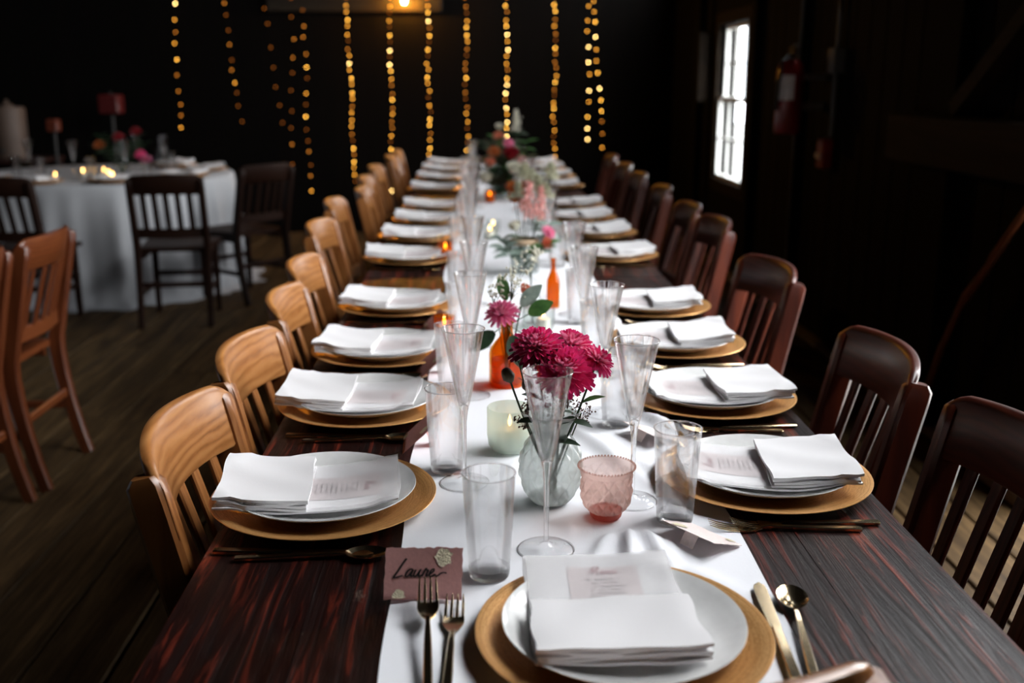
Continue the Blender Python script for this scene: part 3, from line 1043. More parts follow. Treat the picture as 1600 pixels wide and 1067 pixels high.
# glasses
def tumbler():
    t = empty('tumbler')
    MB().lathe([(.0262, .012), (.0295, .06), (.0335, .1385), (.0326, .1385), (.0284, .06), (.0246, .0131)], 48).obj('wall', 'clear_glass', t)
    MB().lathe([(.0335 + .0011 * math.cos(2 * PI * i / 8), .139 + .0011 * math.sin(2 * PI * i / 8)) for i in range(9)], 48).obj('rim', 'glass_base', t)
    MB().lathe([(.001, 0.0), (.0225, 0.0), (.0250, .0015), (.0262, .006), (.0263, .012), (.0246, .013), (.018, .0105), (.001, .0095)], 40).obj('thick_base', 'glass_base', t)
    return t
def flute():
    t = empty('champagne_flute')
    MB().lathe([(.0078, .124), (.0105, .134), (.0215, .19), (.0328, .2475), (.0320, .2475), (.0204, .19), (.0090, .135), (.001, .128)], 48).obj('bowl', 'clear_glass', t)
    MB().lathe([(.0328 + .0010 * math.cos(2 * PI * i / 8), .248 + .0010 * math.sin(2 * PI * i / 8)) for i in range(9)], 48).obj('rim', 'glass_base', t)
    MB().lathe([(.0036, .012), (.0034, .03), (.0036, .07), (.0042, .10), (.0062, .117), (.0076, .1225), (.006, .1265), (.001, .1268)], 20).obj('stem', 'glass_base', t)
    MB().lathe([(.0378, .0006), (.0365, .0019), (.020, .0034), (.0095, .0062), (.0050, .0105), (.0036, .0125)], 40).obj('foot', 'foot_glass', t)
    MB().lathe([(.0378 + .0008 * math.cos(2 * PI * i / 8), .0009 + .0008 * math.sin(2 * PI * i / 8)) for i in range(9)], 48).obj('foot_rim', 'glass_base', t)
    return t
tum0, flu0 = tumbler(), flute()
GU = {'t': False, 'f': False}
def glass(kind, x, y, label):
    p = tum0 if kind == 't' else flu0
    if not GU[kind]:
        o = p; GU[kind] = True
    else:
        o = copy_tree(p)
    FLAT.append((x, y, .042))
    place(o, (x, y, TZ + .002), random.uniform(0, 6), label)
    tag(o, None, 'glass', 'water tumblers' if kind == 't' else 'champagne flutes')

# place cards: deckle-edged blush tents with gold foil flecks
def card_tent(name_text=None):
    t = MB()
    W, Hh, an = .094, .062, .0
    rnd = random.Random(11 if name_text else 12)
    jag = [rnd.uniform(-.0009, .0009) for _ in range(80)]
    n = 22
    def front(u, v):   # u across, v up; leaning back
        xx = -W / 2 + W * u
        vv = v * Hh + (jag[int(u * n)] if v in (0, 1) else 0)
        if u in (0, 1):
            xx += jag[40 + int(v * 8)]
        return (xx, vv * .62 + .003 * math.sin(u * PI), vv * .785 + .0004)
    t.grid(n, 8, front, 0)
    return t
def place_card(loc, rz, label, text=None, tilt=42, cm='card_blush'):
    o = empty('place_card', loc, rz)
    W, Hh = .094, .062
    rnd = random.Random(hash(label) % 1000 if text is None else 11)
    n = 24
    jag = [rnd.uniform(-.0010, .0010) for _ in range(120)]
    CC, CS = math.cos(D(tilt)), math.sin(D(tilt))
    def sheet(sgn):
        def fn(u, v):
            i, j = round(u * n), round(v * 8)
            xx = -W / 2 + W * u + (jag[40 + j] if i in (0, n) else 0)
            s = v * Hh + (jag[i] if j in (0, 8) else 0)
            return (xx, sgn * (-.028 + s * CC), .0012 + s * CS)
        return fn
    MB().grid(n, 8, sheet(1), .0006).obj('front_panel', cm, o, angle=60)
    def back(u, v):    # folded foot that props the card from behind
        s = v * Hh * .8 * CS
        return (-.012 + .024 * u, -.028 + Hh * .8 * CC + .0012 + .012 * (1 - v), .0002 + s)
    MB().grid(2, 2, back, .0006).obj('foot_tab', cm, o, angle=60)
    def onf(x, y):     # card plane: x across, y up from the bottom
        return (x, -.028 + y * CC - .0007, .0012 + y * CS + .0007)
    if text:
        mb = MB()
        write(mb, text, onf, -.036, .026, .0225, .0019, .3)
        mb.obj('ink_name', 'ink_black', o)
    for (fx, fy, fr) in [(.024, .050, .0115), (-.029, .005, .008)]:
        fo = MB()
        k = 18
        c = onf(fx, fy)
        ring = []
        for i in range(k):
            r = fr * rnd.uniform(.75, 1.1)
            yy = min(Hh - .0008, max(.0008, fy + r * math.sin(2 * PI * i / k)))
            ring.append(onf(fx + r * math.cos(2 * PI * i / k), yy))
        fo.add([c] + ring, [(0, i + 1, (i + 1) % k + 1) for i in range(k)])
        fo.obj('gold_foil', 'gold_foil', o)
    tag(o, label, 'card', 'blush place cards')
    return o

# ================================================================ place settings
def charger_plate(x, y, wl):
    o = link('charger_plate', CH_ME)
    place(o, (x, y, TZ + .0022), random.uniform(0, 6), 'round gold charger plate ' + wl)
    tag(o, None, 'charger', 'gold charger plates')
    p = link('dinner_plate', PL_ME)
    place(p, (x, y, TZ + .0022 + CZ), 0, 'white china dinner plate ' + wl)
    tag(p, None, 'plate', 'white dinner plates')
    if RL - .1 < x < RR + .1:
        FLAT.append((x, y, .145))

# head of the table
HX, HY = .157, 1.022
charger_plate(HX, HY, 'at the head of the table, front centre')
napkin_set(NAP_HEAD, (HX - .012, HY, TZ + .0022 + CZ), D(3), 'white folded napkin at the head of the table, front centre', 'menu card under the sheer napkin at the head of the table', True)
cutlery('fork', (-.055, .912), D(-2.5), 'gold fork with its tines over the pink name card, front left', True, TZ + .004).rotation_euler[0] = D(5.5)
cutlery('fork', (-.037, .905), D(1.5), 'gold fork right beside the head plate, on the runner', True, TZ + .004)
cutlery('knife', (.326, .935), D(5), 'gold butter knife right of the head plate, on the runner', True, TZ + .004)
cutlery('spoon', (.346, .935), D(9), 'gold spoon right of the head plate with its bowl over the bare table', True, TZ + .004)
glass('t', .010, 1.190, 'clear water tumbler left of the head plate, nearest the camera')
glass('f', .087, 1.262, 'clear champagne flute in front of the glass vase, nearest the camera')
place_card((-.070, 1.148, TZ + .006), D(-1), 'blush pink name card with gold foil and black handwriting, front left', 'Laure~', 54)

LY = [1.424, 1.88, 2.275, 2.765, 3.545, 4.06, 4.55, 5.05, 5.93, 6.58, 7.22, 7.82]
RY = [1.487, 1.905, 2.325, 2.735, 3.585, 4.14, 4.62, 5.12, 6.06, 6.72, 7.3, 7.85]
LX = [-.231, -.218, -.218, -.222, -.235, -.235, -.22, -.21, -.24, -.235, -.23, -.23]
RX = [.440, .45, .458, .468, .47, .48, .46, .47, .46, .47, .46, .46]
jr = random.Random(21)
for side, XS, YS, rz, sg in (('left', LX, LY, -PI / 2, 1), ('right', RX, RY, PI / 2, -1)):
    for i, (cx, cy) in enumerate(zip(XS, YS)):
        wl = 'at the %s place on the %s side' % (ORD[i], side)
        charger_plate(cx, cy, wl)
        ja = jr.uniform(-4, 4) if i else (4 if side == 'left' else -6)
        spec = NAPS[i % 3]
        napkin_set(spec, (cx - sg * (.018 if side == 'left' else .0), cy, TZ + .0022 + CZ), rz + D(ja), 'white folded napkin ' + wl, 'menu card tucked in the napkin ' + wl, i < 4)
        if i < 8:
            split = i < 3
            dd = sg * PI / 2
            near, far = -1, 1
            a, b = ('knife', 'spoon') if side == 'left' else ('fork', 'fork')
            c, d_ = ('fork', 'fork') if side == 'left' else ('knife', 'spoon')
            la = {'knife': 'gold knife', 'spoon': 'gold spoon', 'fork': 'gold fork'}
            two = lambda k, o_: la[k] + (', %s of its pair, ' % o_ if k == 'fork' else ' ') + wl
            cutlery(a, (cx - sg * .125, cy - .155 + jr.uniform(-.004, .004)), dd + sg * D(3 + jr.uniform(-3, 3)), two(a, 'inner'), split)
            cutlery(b, (cx - sg * .092, cy - .182 + jr.uniform(-.004, .004)), dd - sg * D(2 + jr.uniform(-3, 3)), two(b, 'outer'), split)
            if i not in (3,):
                cutlery(c, (cx - sg * .115, cy + .182), dd, two(c, 'far'), split)
        if i < 10:
            if side == 'left':
                glass('t', cx + .165 + (.012 if i == 0 else jr.uniform(-.008, .008)), cy + .130 + (jr.uniform(-.02, .02) if i else 0), 'clear water tumbler ' + wl)
                glass('f', cx + .202 + (.004 if i == 0 else jr.uniform(-.006, .006)), cy + .078 + (jr.uniform(-.02, .02) if i else 0), 'clear champagne flute ' + wl)
            else:
                glass('t', cx - .162 - (.045 if i else 0) + jr.uniform(-.006, .006), cy - .138 + (jr.uniform(-.02, .02) if i else 0), 'clear water tumbler ' + wl)
                glass('f', cx - .216 - (.005 if i else 0) + jr.uniform(-.006, .006), cy - .065 + (jr.uniform(-.02, .02) if i else 0), 'clear champagne flute ' + wl)
        if i < 3:
            if side == 'left':
                place_card((-.105, cy + .25, TZ + .003), D(-88 + 8 * i), 'blush name card ' + wl + ', turned to its diner')
            else:
                place_card((.302, cy - .205, TZ + .003), D(126 - 8 * i), 'pale name card ' + wl + ', seen edge on', None, 19, 'card_pale')  # same blush cards, paler because the light on them is in the colour

# ================================================================ centrepieces
def diamond(t, z, n, k):
    return min(abs(math.sin((n * t + k * z) / 2)), abs(math.sin((n * t - k * z) / 2))) * 2 - 1
def flower_thing(name, label, base, tip, bloom_fn, leaves=(), stem_r=.0016, group='cut flowers', cat='flower', smat='stem_green', mid=None):
    o = empty(name, base)
    b = Vector(base)
    tv = Vector(tip) - b
    md = Vector(mid) - b if mid else tv * .55 + Vector((tv.x * -.08, tv.y * -.08, 0))
    path = [(1 - t) ** 2 * Vector((0, 0, 0)) + 2 * t * (1 - t) * md + t * t * tv for t in [i / 7 for i in range(8)]]
    MB().tube(path, stem_r, 6, None, (.3, .9, .1)).obj('stem', smat, o)
    bloom_fn(o, tv, (path[-1] - path[-2]).normalized())
    for (t, dx, L, W, m_) in leaves:
        p = (1 - t) ** 2 * Vector((0, 0, 0)) + 2 * t * (1 - t) * md + t * t * tv
        MB().leaf(p, dx, (0, -.3, 1), L, W, .25, .15).obj('leaf', m_, o)
    tag(o, label, cat, group)
    return o
def frame(ax):
    ax = Vector(ax).normalized()
    h = Vector((0, 0, 1)) if abs(ax.z) < .9 else Vector((1, 0, 0))
    u = ax.cross(h).normalized()
    return ax, u, ax.cross(u).normalized()
def mum(R, ax, m1='petal_magenta', m2=None, seed=0, rings=8, dense=1.0):
    """chrysanthemum: many narrow cupped petals in rings, lower ones spread and drooping"""
    def fn(o, c, _):
        rnd = random.Random(seed)
        A, U, V = frame(ax)
        mb, lo = MB(), MB()
        for k in range(rings):
            f = k / (rings - 1)               # 0 inner .. 1 outer
            ang = D(8 + 84 * f ** .9)
            L = R * (.50 + .50 * f)
            cnt = int((8 + 19 * f) * dense)
            for j in range(cnt):
                ph = 2 * PI * (j + .5 * (k % 2) + rnd.uniform(-.2, .2)) / cnt
                rad = U * math.cos(ph) + V * math.sin(ph)
                a2 = ang + rnd.uniform(-.10, .10)
                dvec = A * math.cos(a2) + rad * math.sin(a2)
                nr = A * math.sin(a2) - rad * math.cos(a2)
                base = c + A * R * .10 * (1 - f) + rad * R * .05 * f
                tgt = lo if (m2 and f > .99) else mb
                tgt.leaf(base, dvec, nr, L * rnd.uniform(.9, 1.06), R * (.20 + .12 * f), -.30 + .34 * f, .5, False, 4)
        mb.obj('bloom', m1, o, angle=80)
        if lo.v:
            lo.obj('outer_petals', m2, o, angle=80)
        MB().tube([c - A * R * .28, c - A * R * .10], R * .13, 8, [.5, 1.2], (.2, .9, .3)).obj('calyx', 'stem_green', o)
    return fn
def rose(R, ax, m1, seed=0):
    """round layered bloom"""
    def fn(o, c, _):
        rnd = random.Random(seed)
        A, U, V = frame(ax)
        mb = MB()
        for k in range(5):
            f = k / 4
            cnt = 4 + 2 * k
            for j in range(cnt):
                ph = 2 * PI * (j + .5 * (k % 2)) / cnt + rnd.uniform(-.1, .1)
                rad = U * math.cos(ph) + V * math.sin(ph)
                a2 = D(5 + 48 * f)
                dvec = A * math.cos(a2) + rad * math.sin(a2)
                nr = -(A * math.sin(a2) - rad * math.cos(a2))
                mb.leaf(c + rad * R * .25 * f - A * R * .5, dvec, nr, R * (1.25 - .1 * f), R * (.7 + .3 * f), .28, -.3, False, 4)
        mb.obj('bloom', m1, o, angle=80)
    return fn
def bud(R, ax, m1='leaf_olive'):
    def fn(o, c, _):
        A, U, V = frame(ax)
        path = [c - A * R * .8, c - A * R * .4, c, c + A * R * .7, c + A * R * 1.15, c + A * R * 1.3]
        MB().tube(path, R, 10, [.25, .62, .85, .72, .45, .10], (.1, .9, .2)).obj('bud', m1, o)
        sp = MB()
        for j in range(5):
            ph = 2 * PI * j / 5
            rad = U * math.cos(ph) + V * math.sin(ph)
            sp.leaf(c - A * R * .75, A + rad * .55, -rad, R * 1.5, R * .5, -.2, .2)
        sp.obj('sepals', 'stem_green', o)
    return fn
def spray(n, R, m1, seed=0, dot=.0016):
    """airy spray of tiny seeds or florets at the end of fine twigs"""
    def fn(o, c, ax):
        rnd = random.Random(seed)
        tw, ds = MB(), MB()
        for _ in range(n):
            v = Vector((rnd.gauss(0, 1), rnd.gauss(0, 1), rnd.gauss(.6, .8))).normalized() * R * rnd.uniform(.5, 1)
            tw.tube([c - Vector((0, 0, R * .8)), c + v * .45 - Vector((0, 0, R * .2)), c + v], .0004, 3)
            for _ in range(4):
                ds.ball(c + v + Vector((rnd.gauss(0, R * .10), rnd.gauss(0, R * .10), rnd.gauss(0, R * .10))), dot * rnd.uniform(.6, 1.2), 5, 3)
        tw.obj('twigs', 'seed_brown' if m1 == 'seed_brown' else 'stem_green', o)
        tag(ds.obj('florets', m1, o), kind='stuff')
    return fn
def plume(Lp, m1, seed=0):
    """feathery spike such as astilbe"""
    def fn(o, c, ax):
        rnd = random.Random(seed)
        mb = MB()
        for _ in range(240):
            t = rnd.random()
            r = .021 * (1 - t) + .004
            p = c + Vector((rnd.gauss(0, r * .6), rnd.gauss(0, r * .6), Lp * t - Lp * .25))
            mb.leaf(p, (rnd.gauss(0, 1), rnd.gauss(0, 1), rnd.uniform(.2, 1.4)), (rnd.gauss(0, 1), rnd.gauss(0, 1), .3), .012, .006, .1, .2, True, 2)
        tag(mb.obj('plume', m1, o), kind='stuff')
    return fn
def leafy(pairs, L, W, m1, seed=0):
    """leafy sprig: leaves in pairs along the upper stem"""
    def fn(o, c, ax):
        rnd = random.Random(seed)
        for i in range(pairs):
            p = c * (1 - .62 * i / max(1, pairs)) if pairs > 1 else c
            for sgn in (-1, 1):
                ph = rnd.uniform(0, PI) if i else rnd.uniform(-.5, .5)
                dx = Vector((math.cos(ph) * sgn, math.sin(ph) * sgn, rnd.uniform(.1, .8)))
                MB().leaf(p, dx, (0, -.2, 1), L * rnd.uniform(.75, 1.1), W, rnd.uniform(.1, .5), .15).obj('leaf', m1, o)
    return fn

# --- pressed glass pineapple vase with magenta mums
VX, VY, VZ = .104, 1.425, TZ + .0022
FLAT.append((VX, VY, .05))
v = empty('pineapple_vase', (VX, VY, VZ))
def vfn(t, r, z):
    if z < .102:
        return r * (1 + .060 * diamond(t, z, 12, 205) * min(1, z / .015) * min(1, (.102 - z) / .012))
    return r * (1 + .09 * math.cos(8 * t) * min(1, (z - .102) / .03))
vp = [(.020, 0), (.028, .002), (.033, .008), (.040, .022), (.0455, .042), (.0465, .060), (.043, .078), (.036, .094), (.030, .104), (.0275, .110), (.030, .120), (.036, .131), (.0405, .139), (.0395, .1395), (.034, .131), (.028, .120), (.0255, .110)]
def dens(p, k):
    o = []
    for a, b in zip(p, p[1:]):
        o += [(a[0] + (b[0] - a[0]) * i / k, a[1] + (b[1] - a[1]) * i / k) for i in range(k)]
    return o + [p[-1]]
MB().lathe(dens(vp, 6), 192, fn=vfn).obj('body', 'pressed_glass', v, angle=70)
MB().lathe([(.001, .001), (.020, 0), (.030, .004), (.030, .010), (.018, .008), (.001, .007)], 40).obj('thick_base', 'glass_base', v)
tag(v, 'pressed glass pineapple vase holding magenta chrysanthemums, front centre', 'vase')
B = (VX, VY, VZ + .012)
flower_thing('chrysanthemum', 'magenta chrysanthemum, leftmost bloom in the pineapple vase', B, (.083, 1.432, .986), mum(.041, (-.18, -.32, .92), 'petal_magenta', 'petal_plum', 1), [(.62, (-.6, -.3, .5), .035, .016, 'leaf_dark')])
flower_thing('chrysanthemum', 'magenta chrysanthemum, lowest and nearest bloom in the pineapple vase', (VX + .006, VY - .006, B[2]), (.121, 1.408, .957), mum(.046, (.12, -.55, .82), 'petal_magenta', None, 2), [(.58, (.5, -.5, .4), .034, .016, 'leaf_dark')])
flower_thing('chrysanthemum', 'magenta chrysanthemum, rear bloom in the pineapple vase', (VX + .004, VY + .008, B[2]), (.134, 1.462, .978), mum(.037, (.15, -.1, .95), 'petal_magenta', None, 3))
flower_thing('chrysanthemum', 'small magenta chrysanthemum leaning out right of the pineapple vase', (VX - .008, VY, B[2]), (.170, 1.43, .966), mum(.029, (.55, -.25, .75), 'petal_magenta', None, 4, 5, .8), [(.70, (.8, -.3, .55), .036, .013, 'leaf_green'), (.6, (-.5, -.5, .6), .03, .014, 'leaf_dark')], mid=(.135, 1.43, .86))
flower_thing('flower_bud', 'closed olive bud drooping left of the pineapple vase', (VX + .008, VY - .002, B[2]), (.042, 1.425, .946), bud(.0115, (-.45, -.1, .85)), (), .0017, mid=(.068, 1.43, .865))
flower_thing('flower_bud', 'small dark bud on a tall stem left in the pineapple vase', (VX + .01, VY + .004, B[2]), (.055, 1.45, .972), bud(.0058, (-.35, 0, .9), 'leaf_dark'), [(.8, (-.5, -.3, .7), .014, .004, 'leaf_dark')], .0014, mid=(.078, 1.44, .87))
flower_thing('flower_bud', 'beige bud low behind the vase rim on the left', (VX + .004, VY + .006, B[2]), (.070, 1.455, .922), bud(.0095, (-.3, 0, .9), 'seed_brown'), (), .0014)
for i, (tx, ty, tz) in enumerate([(.085, 1.425, .905), (.128, 1.43, .912), (.110, 1.455, .915), (.150, 1.44, .885), (.066, 1.42, .885), (.098, 1.405, .89)]):
    flower_thing('seed_spray', ['brown seed spray inside the pineapple vase, left of centre', 'brown seed spray inside the pineapple vase, right of centre', 'brown seed spray at the back of the pineapple vase', 'brown seed spray at the right rim of the pineapple vase', 'brown seed spray hanging over the left rim of the pineapple vase', 'brown seed spray at the front of the pineapple vase'][i], (VX + .003 * i - .008, VY, B[2]), (tx, ty, tz), spray(14, .022, 'seed_brown', i), (), .0010, 'seed sprays in the vase', 'filler')
for i, (tx, ty, tz) in enumerate([(.078, 1.40, .885), (.135, 1.405, .882), (.112, 1.40, .880)]):
    flower_thing('leaf_sprig', 'dark green leaf sprig in the pineapple vase, %s' % ['left', 'right', 'middle'][i], (VX, VY - .004, B[2] + .02), (tx, ty, tz), leafy(2, .032, .017, 'leaf_dark', 30 + i), (), .0014, 'leaf sprigs in the vase', 'foliage')

# --- votive candles
def votive(x, y, label, style):
    o = empty('votive_candle', (x, y, TZ + .0022))
    FLAT.append((x, y, .045))
    if style == 'mint':
        MB().lathe([(.022, .0), (.030, .003), (.036, .012), (.0385, .03), (.0385, .076), (.037, .078), (.0365, .075), (.036, .03), (.033, .014), (.02, .006), (.001, .006)], 48).obj('cup', 'mint_glass', o)
        top, wr_ = .040, .022
    elif style == 'pink':
        f = lambda t, r, z: r * (1 + .060 * diamond(t, z, 14, 290) * min(1, max(0, (z - .008) / .01)) * (1 if z < .068 else 0))
        MB().lathe(dens([(.024, .010), (.030, .016), (.0345, .026), (.0365, .040), (.0355, .054), (.0358, .066), (.0405, .077)], 9), 168, fn=f).obj('cup', 'pink_glass', o, angle=70)
        MB().lathe([(.001, 0), (.020, 0), (.0225, .003), (.0245, .011), (.021, .011), (.001, .008)], 40).obj('foot', 'pink_glass_foot', o)
        rim = MB()
        for j in range(54):
            t = 2 * PI * j / 54
            rim.ball((.0405 * math.cos(t), .0405 * math.sin(t), .0778), .0018, 6, 4)
        rim.obj('beaded_rim', 'pink_glass', o)
        top, wr_ = .030, .018
    elif style == 'amber':
        MB().lathe([(.018, 0), (.024, .003), (.026, .02), (.026, .060), (.025, .061), (.0245, .02), (.022, .005), (.001, .004)], 32).obj('cup', 'amber_glass', o)
        top, wr_ = .034, .018
    else:
        MB().lathe([(.018, 0), (.024, .003), (.028, .02), (.030, .060), (.029, .061), (.0265, .02), (.022, .005), (.001, .004)], 32).obj('cup', 'jar_glass', o)
        top, wr_ = .034, .018
    if style != 'pink':
        c = MB().lathe([(.001, .007), (wr_, .007), (wr_, top - .001), (wr_ - .002, top), (.001, top - .001)], 24).obj('candle', 'candle_wax', o)
        MB().tube([(0, 0, top - .002), (0, 0, top + .006)], .0008, 5, None, (0, 1, 0)).obj('wick', 'candle_wick', c)
        MB().lathe([(.0006, top + .003), (.003, top + .007), (.0036, top + .011), (.002, top + .018), (.0003, top + .024)], 10).obj('flame', 'flame', c)
    tag(o, label, 'candle', 'votive candles')
votive(.050, 1.645, 'frosted mint green votive with a lit candle, left of the pineapple vase', 'mint')
votive(.180, 1.366, 'empty pink patterned glass votive with beaded rim, right of the pineapple vase', 'pink')
votive(-.085, 2.42, 'small amber votive by the tumblers on the left runner edge', 'amber')
votive(-.118, 3.60, 'amber votive glowing at the left runner edge beside the fifth place', 'amber')
votive(.060, 4.20, 'clear votive with flame left of the blush plume arrangement', 'clear')
votive(.045, 4.05, 'second clear votive with flame left of the blush plume arrangement', 'clear')
votive(.060, 5.35, 'amber votive glowing at the foot of the tall far bouquet', 'amber')
votive(.16, 2.5, 'clear votive between the two amber bottles', 'clear')

# --- amber bottle with pink mum and green leaves
def amber_bottle(x, y, label, sc=1.0, rs=1.0):
    o = empty('amber_bottle', (x, y, TZ + .0022))
    FLAT.append((x, y, .045))
    p = [(.001, .004), (.030, .003), (.034, .000), (.0365, .004), (.0365, .066), (.034, .078), (.024, .092), (.0140, .104), (.0125, .112), (.0125, .130), (.0155, .133), (.0155, .137), (.0115, .138), (.0110, .112), (.021, .092), (.032, .074), (.0335, .01), (.001, .007)]
    MB().lathe([(r * sc * rs, z * sc) for r, z in p], 40).obj('body', 'amber_glass', o)
    MB().lathe([(.001, .008), (.0325, .008), (.0325, .055), (.001, .055)], 24).obj('water', 'amber_glass', o) if rs == 1.0 else None
    tag(o, label, 'bottle', 'amber glass bottles')
AX, AY = .056, 2.035
amber_bottle(AX, AY, 'amber glass bottle with a pink bloom, behind the pineapple vase')
AB = (AX, AY, TZ + .015)
flower_thing('chrysanthemum', 'bright pink chrysanthemum in the amber bottle', AB, (.046, 2.02, .905), mum(.036, (-.15, -.45, .85), 'petal_pink', None, 11, 6, .7), (), .0016)
flower_thing('carnation', 'small coral carnation at the top right of the amber bottle', AB, (.094, 2.06, .945), rose(.015, (.5, -.4, .7), 'petal_coral', 3))
flower_thing('seed_spray', 'white baby\'s breath spray rising from the amber bottle', AB, (.066, 2.05, .960), spray(22, .040, 'petal_cream', 8, .0028), (), .001, 'white sprays', 'filler')
flower_thing('seed_spray', 'white baby\'s breath spray at the left of the amber bottle', AB, (.030, 2.05, .930), spray(12, .028, 'petal_cream', 9, .0028), (), .001, 'white sprays', 'filler')
for i, (tip, L, W, dr, mm) in enumerate([((.085, 2.00, .870), .06, .036, (.6, -.5, -.35), 'leaf_green'), ((.030, 2.0, .872), .052, .030, (-.8, -.4, -.45), 'leaf_dark'), ((.100, 2.02, .905), .045, .028, (.7, -.2, .45), 'leaf_green'), ((.066, 1.995, .866), .062, .036, (.25, -.7, -.62), 'leaf_dark'), ((.085, 2.03, .92), .05, .026, (.55, -.3, .7), 'leaf_sage'), ((.055, 2.06, .925), .045, .022, (-.2, .1, .9), 'leaf_green')]):
    o = empty('leaf_sprig', AB)
    tv = Vector(tip) - Vector(AB)
    MB().tube([(0, 0, 0), (tv.x * .15, tv.y * .15, .115), tuple(tv)], .0013, 5, None, (.3, .9, .1)).obj('stem', 'stem_green', o)
    MB().leaf(tv, dr, (0, -1, .6), L * 1.2, W * 1.2, .2, .12, True, 7).obj('leaf', mm, o)
    tag(o, 'broad green leaf on a stem in the amber bottle, %s' % ['hanging right', 'hanging left', 'raised right', 'drooping in front', 'upright right', 'upright behind'][i], 'foliage', 'leaves in the amber bottle')
amber_bottle(.205, 2.78, 'amber bottle half hidden by the glasses, right of centre on the runner', 1.0, .5)

# --- clear jars down the table
def jar(x, y, h, r, label, wrap=False, z=TZ + .0022):
    o = empty('glass_jar', (x, y, z))
    FLAT.append((x, y, r + .01))
    MB().lathe([(.001, .006), (r * .85, .004), (r * .95, 0), (r, .006), (r, h * .72), (r * .82, h * .82), (r * .80, h * .97), (r * .84, h), (r * .76, h), (r * .74, h * .84), (r * .93, h * .70), (r * .93, .012), (.001, .010)], 40).obj('body', 'jar_glass', o)
    MB().lathe([(.001, .012), (r * .92, .012), (r * .92, h * .55), (.001, h * .55)], 32).obj('water', 'jar_glass', o)
    if wrap:
        MB().lathe([(r * .90, h * .80), (r * .98, h * .84), (r * 1.0, h * .92), (r * .92, h * .97), (r * .82, h * .95), (r * .82, h * .82)], 40).obj('twine_wrap', 'cardboard_tan', o)
    tag(o, label, 'jar', 'glass jars along the runner')
    return (x, y, z + .014)
JB = jar(.150, 3.33, .115, .048, 'round glass jar with a tan band holding blush plumes and eucalyptus', True)
def S1(name, lab, base, tip, fn, cat='flower', grp='far bouquet stems', r=.0018):
    return flower_thing(name, lab, base, tip, fn, (), r, grp, cat)
S1('astilbe', 'tall blush plume in the banded glass jar, centre', JB, (.165, 3.34, .955), plume(.12, 'petal_blush', 1))
S1('astilbe', 'blush plume in the banded glass jar, leaning right', JB, (.205, 3.36, .945), plume(.11, 'petal_blush', 2))
S1('astilbe', 'coral plume in the banded glass jar, behind', JB, (.150, 3.42, .965), plume(.10, 'petal_coral', 3))
S1('chrysanthemum', 'magenta bloom at the right rim of the banded jar', JB, (.225, 3.30, .885), mum(.028, (.6, -.4, .6), 'petal_pink', None, 21, 5, .6))
S1('rose', 'cream bud rose at the left of the banded jar', JB, (.118, 3.30, .905), rose(.022, (-.3, -.4, .8), 'petal_cream', 5))
S1('rose', 'orange ranunculus above the banded jar', JB, (.120, 3.40, .985), rose(.026, (-.1, -.6, .7), 'petal_orange', 6))
S1('rose', 'coral rose low on the right of the banded jar', JB, (.215, 3.27, .855), rose(.022, (.5, -.6, .4), 'petal_coral', 7))
for i, t_ in enumerate([(.085, 3.27, .840), (.075, 3.32, .86), (.215, 3.26, .85), (.23, 3.34, .90), (.10, 3.24, .82)]):
    S1('eucalyptus_sprig', 'sage eucalyptus sprig in the banded jar, %s' % ['hanging left front', 'spreading left', 'hanging right front', 'rising right', 'lowest at the front'][i], JB, t_, leafy(4, .058, .036, 'leaf_sage' if i != 2 else 'leaf_green', 50 + i), 'foliage')
for i in range(6):
    S1('grass_stem', 'pale dry grass stem over the banded jar, %s' % ['first from left', 'second from left', 'third from left', 'third from right', 'second from right', 'rightmost'][i], JB, (.15 + .022 * i - .02, 3.38 + .01 * (i % 3), 1.00 + .02 * ((i * 3) % 4)), plume(.05, 'grass_pale', 40 + i), 'foliage', 'grass stems', .0010)
# small bottles of sprigs between the glasses
JB2 = jar(.135, 2.55, .09, .026, 'slim clear bud jar with white sprigs behind the amber bottle')
S1('seed_spray', 'white sprig in the slim bud jar', JB2, (.130, 2.55, .915), spray(18, .045, 'petal_cream', 71, .0035), 'filler', 'white sprays')
JB3 = jar(.255, 4.3, .12, .035, 'tall clear jar with pale green sprigs on the right of the runner')
for i in range(4):
    S1('white_sprig', 'pale green sprig in the tall clear jar, %s' % ['left', 'right', 'front', 'back'][i], JB3, (.255 + (-.04, .05, .0, .02)[i], 4.3 + (.0, .0, -.05, .05)[i], .96 + .015 * i), leafy(4, .035, .012, 'grass_pale' if i % 2 else 'leaf_sage', 80 + i), 'foliage')
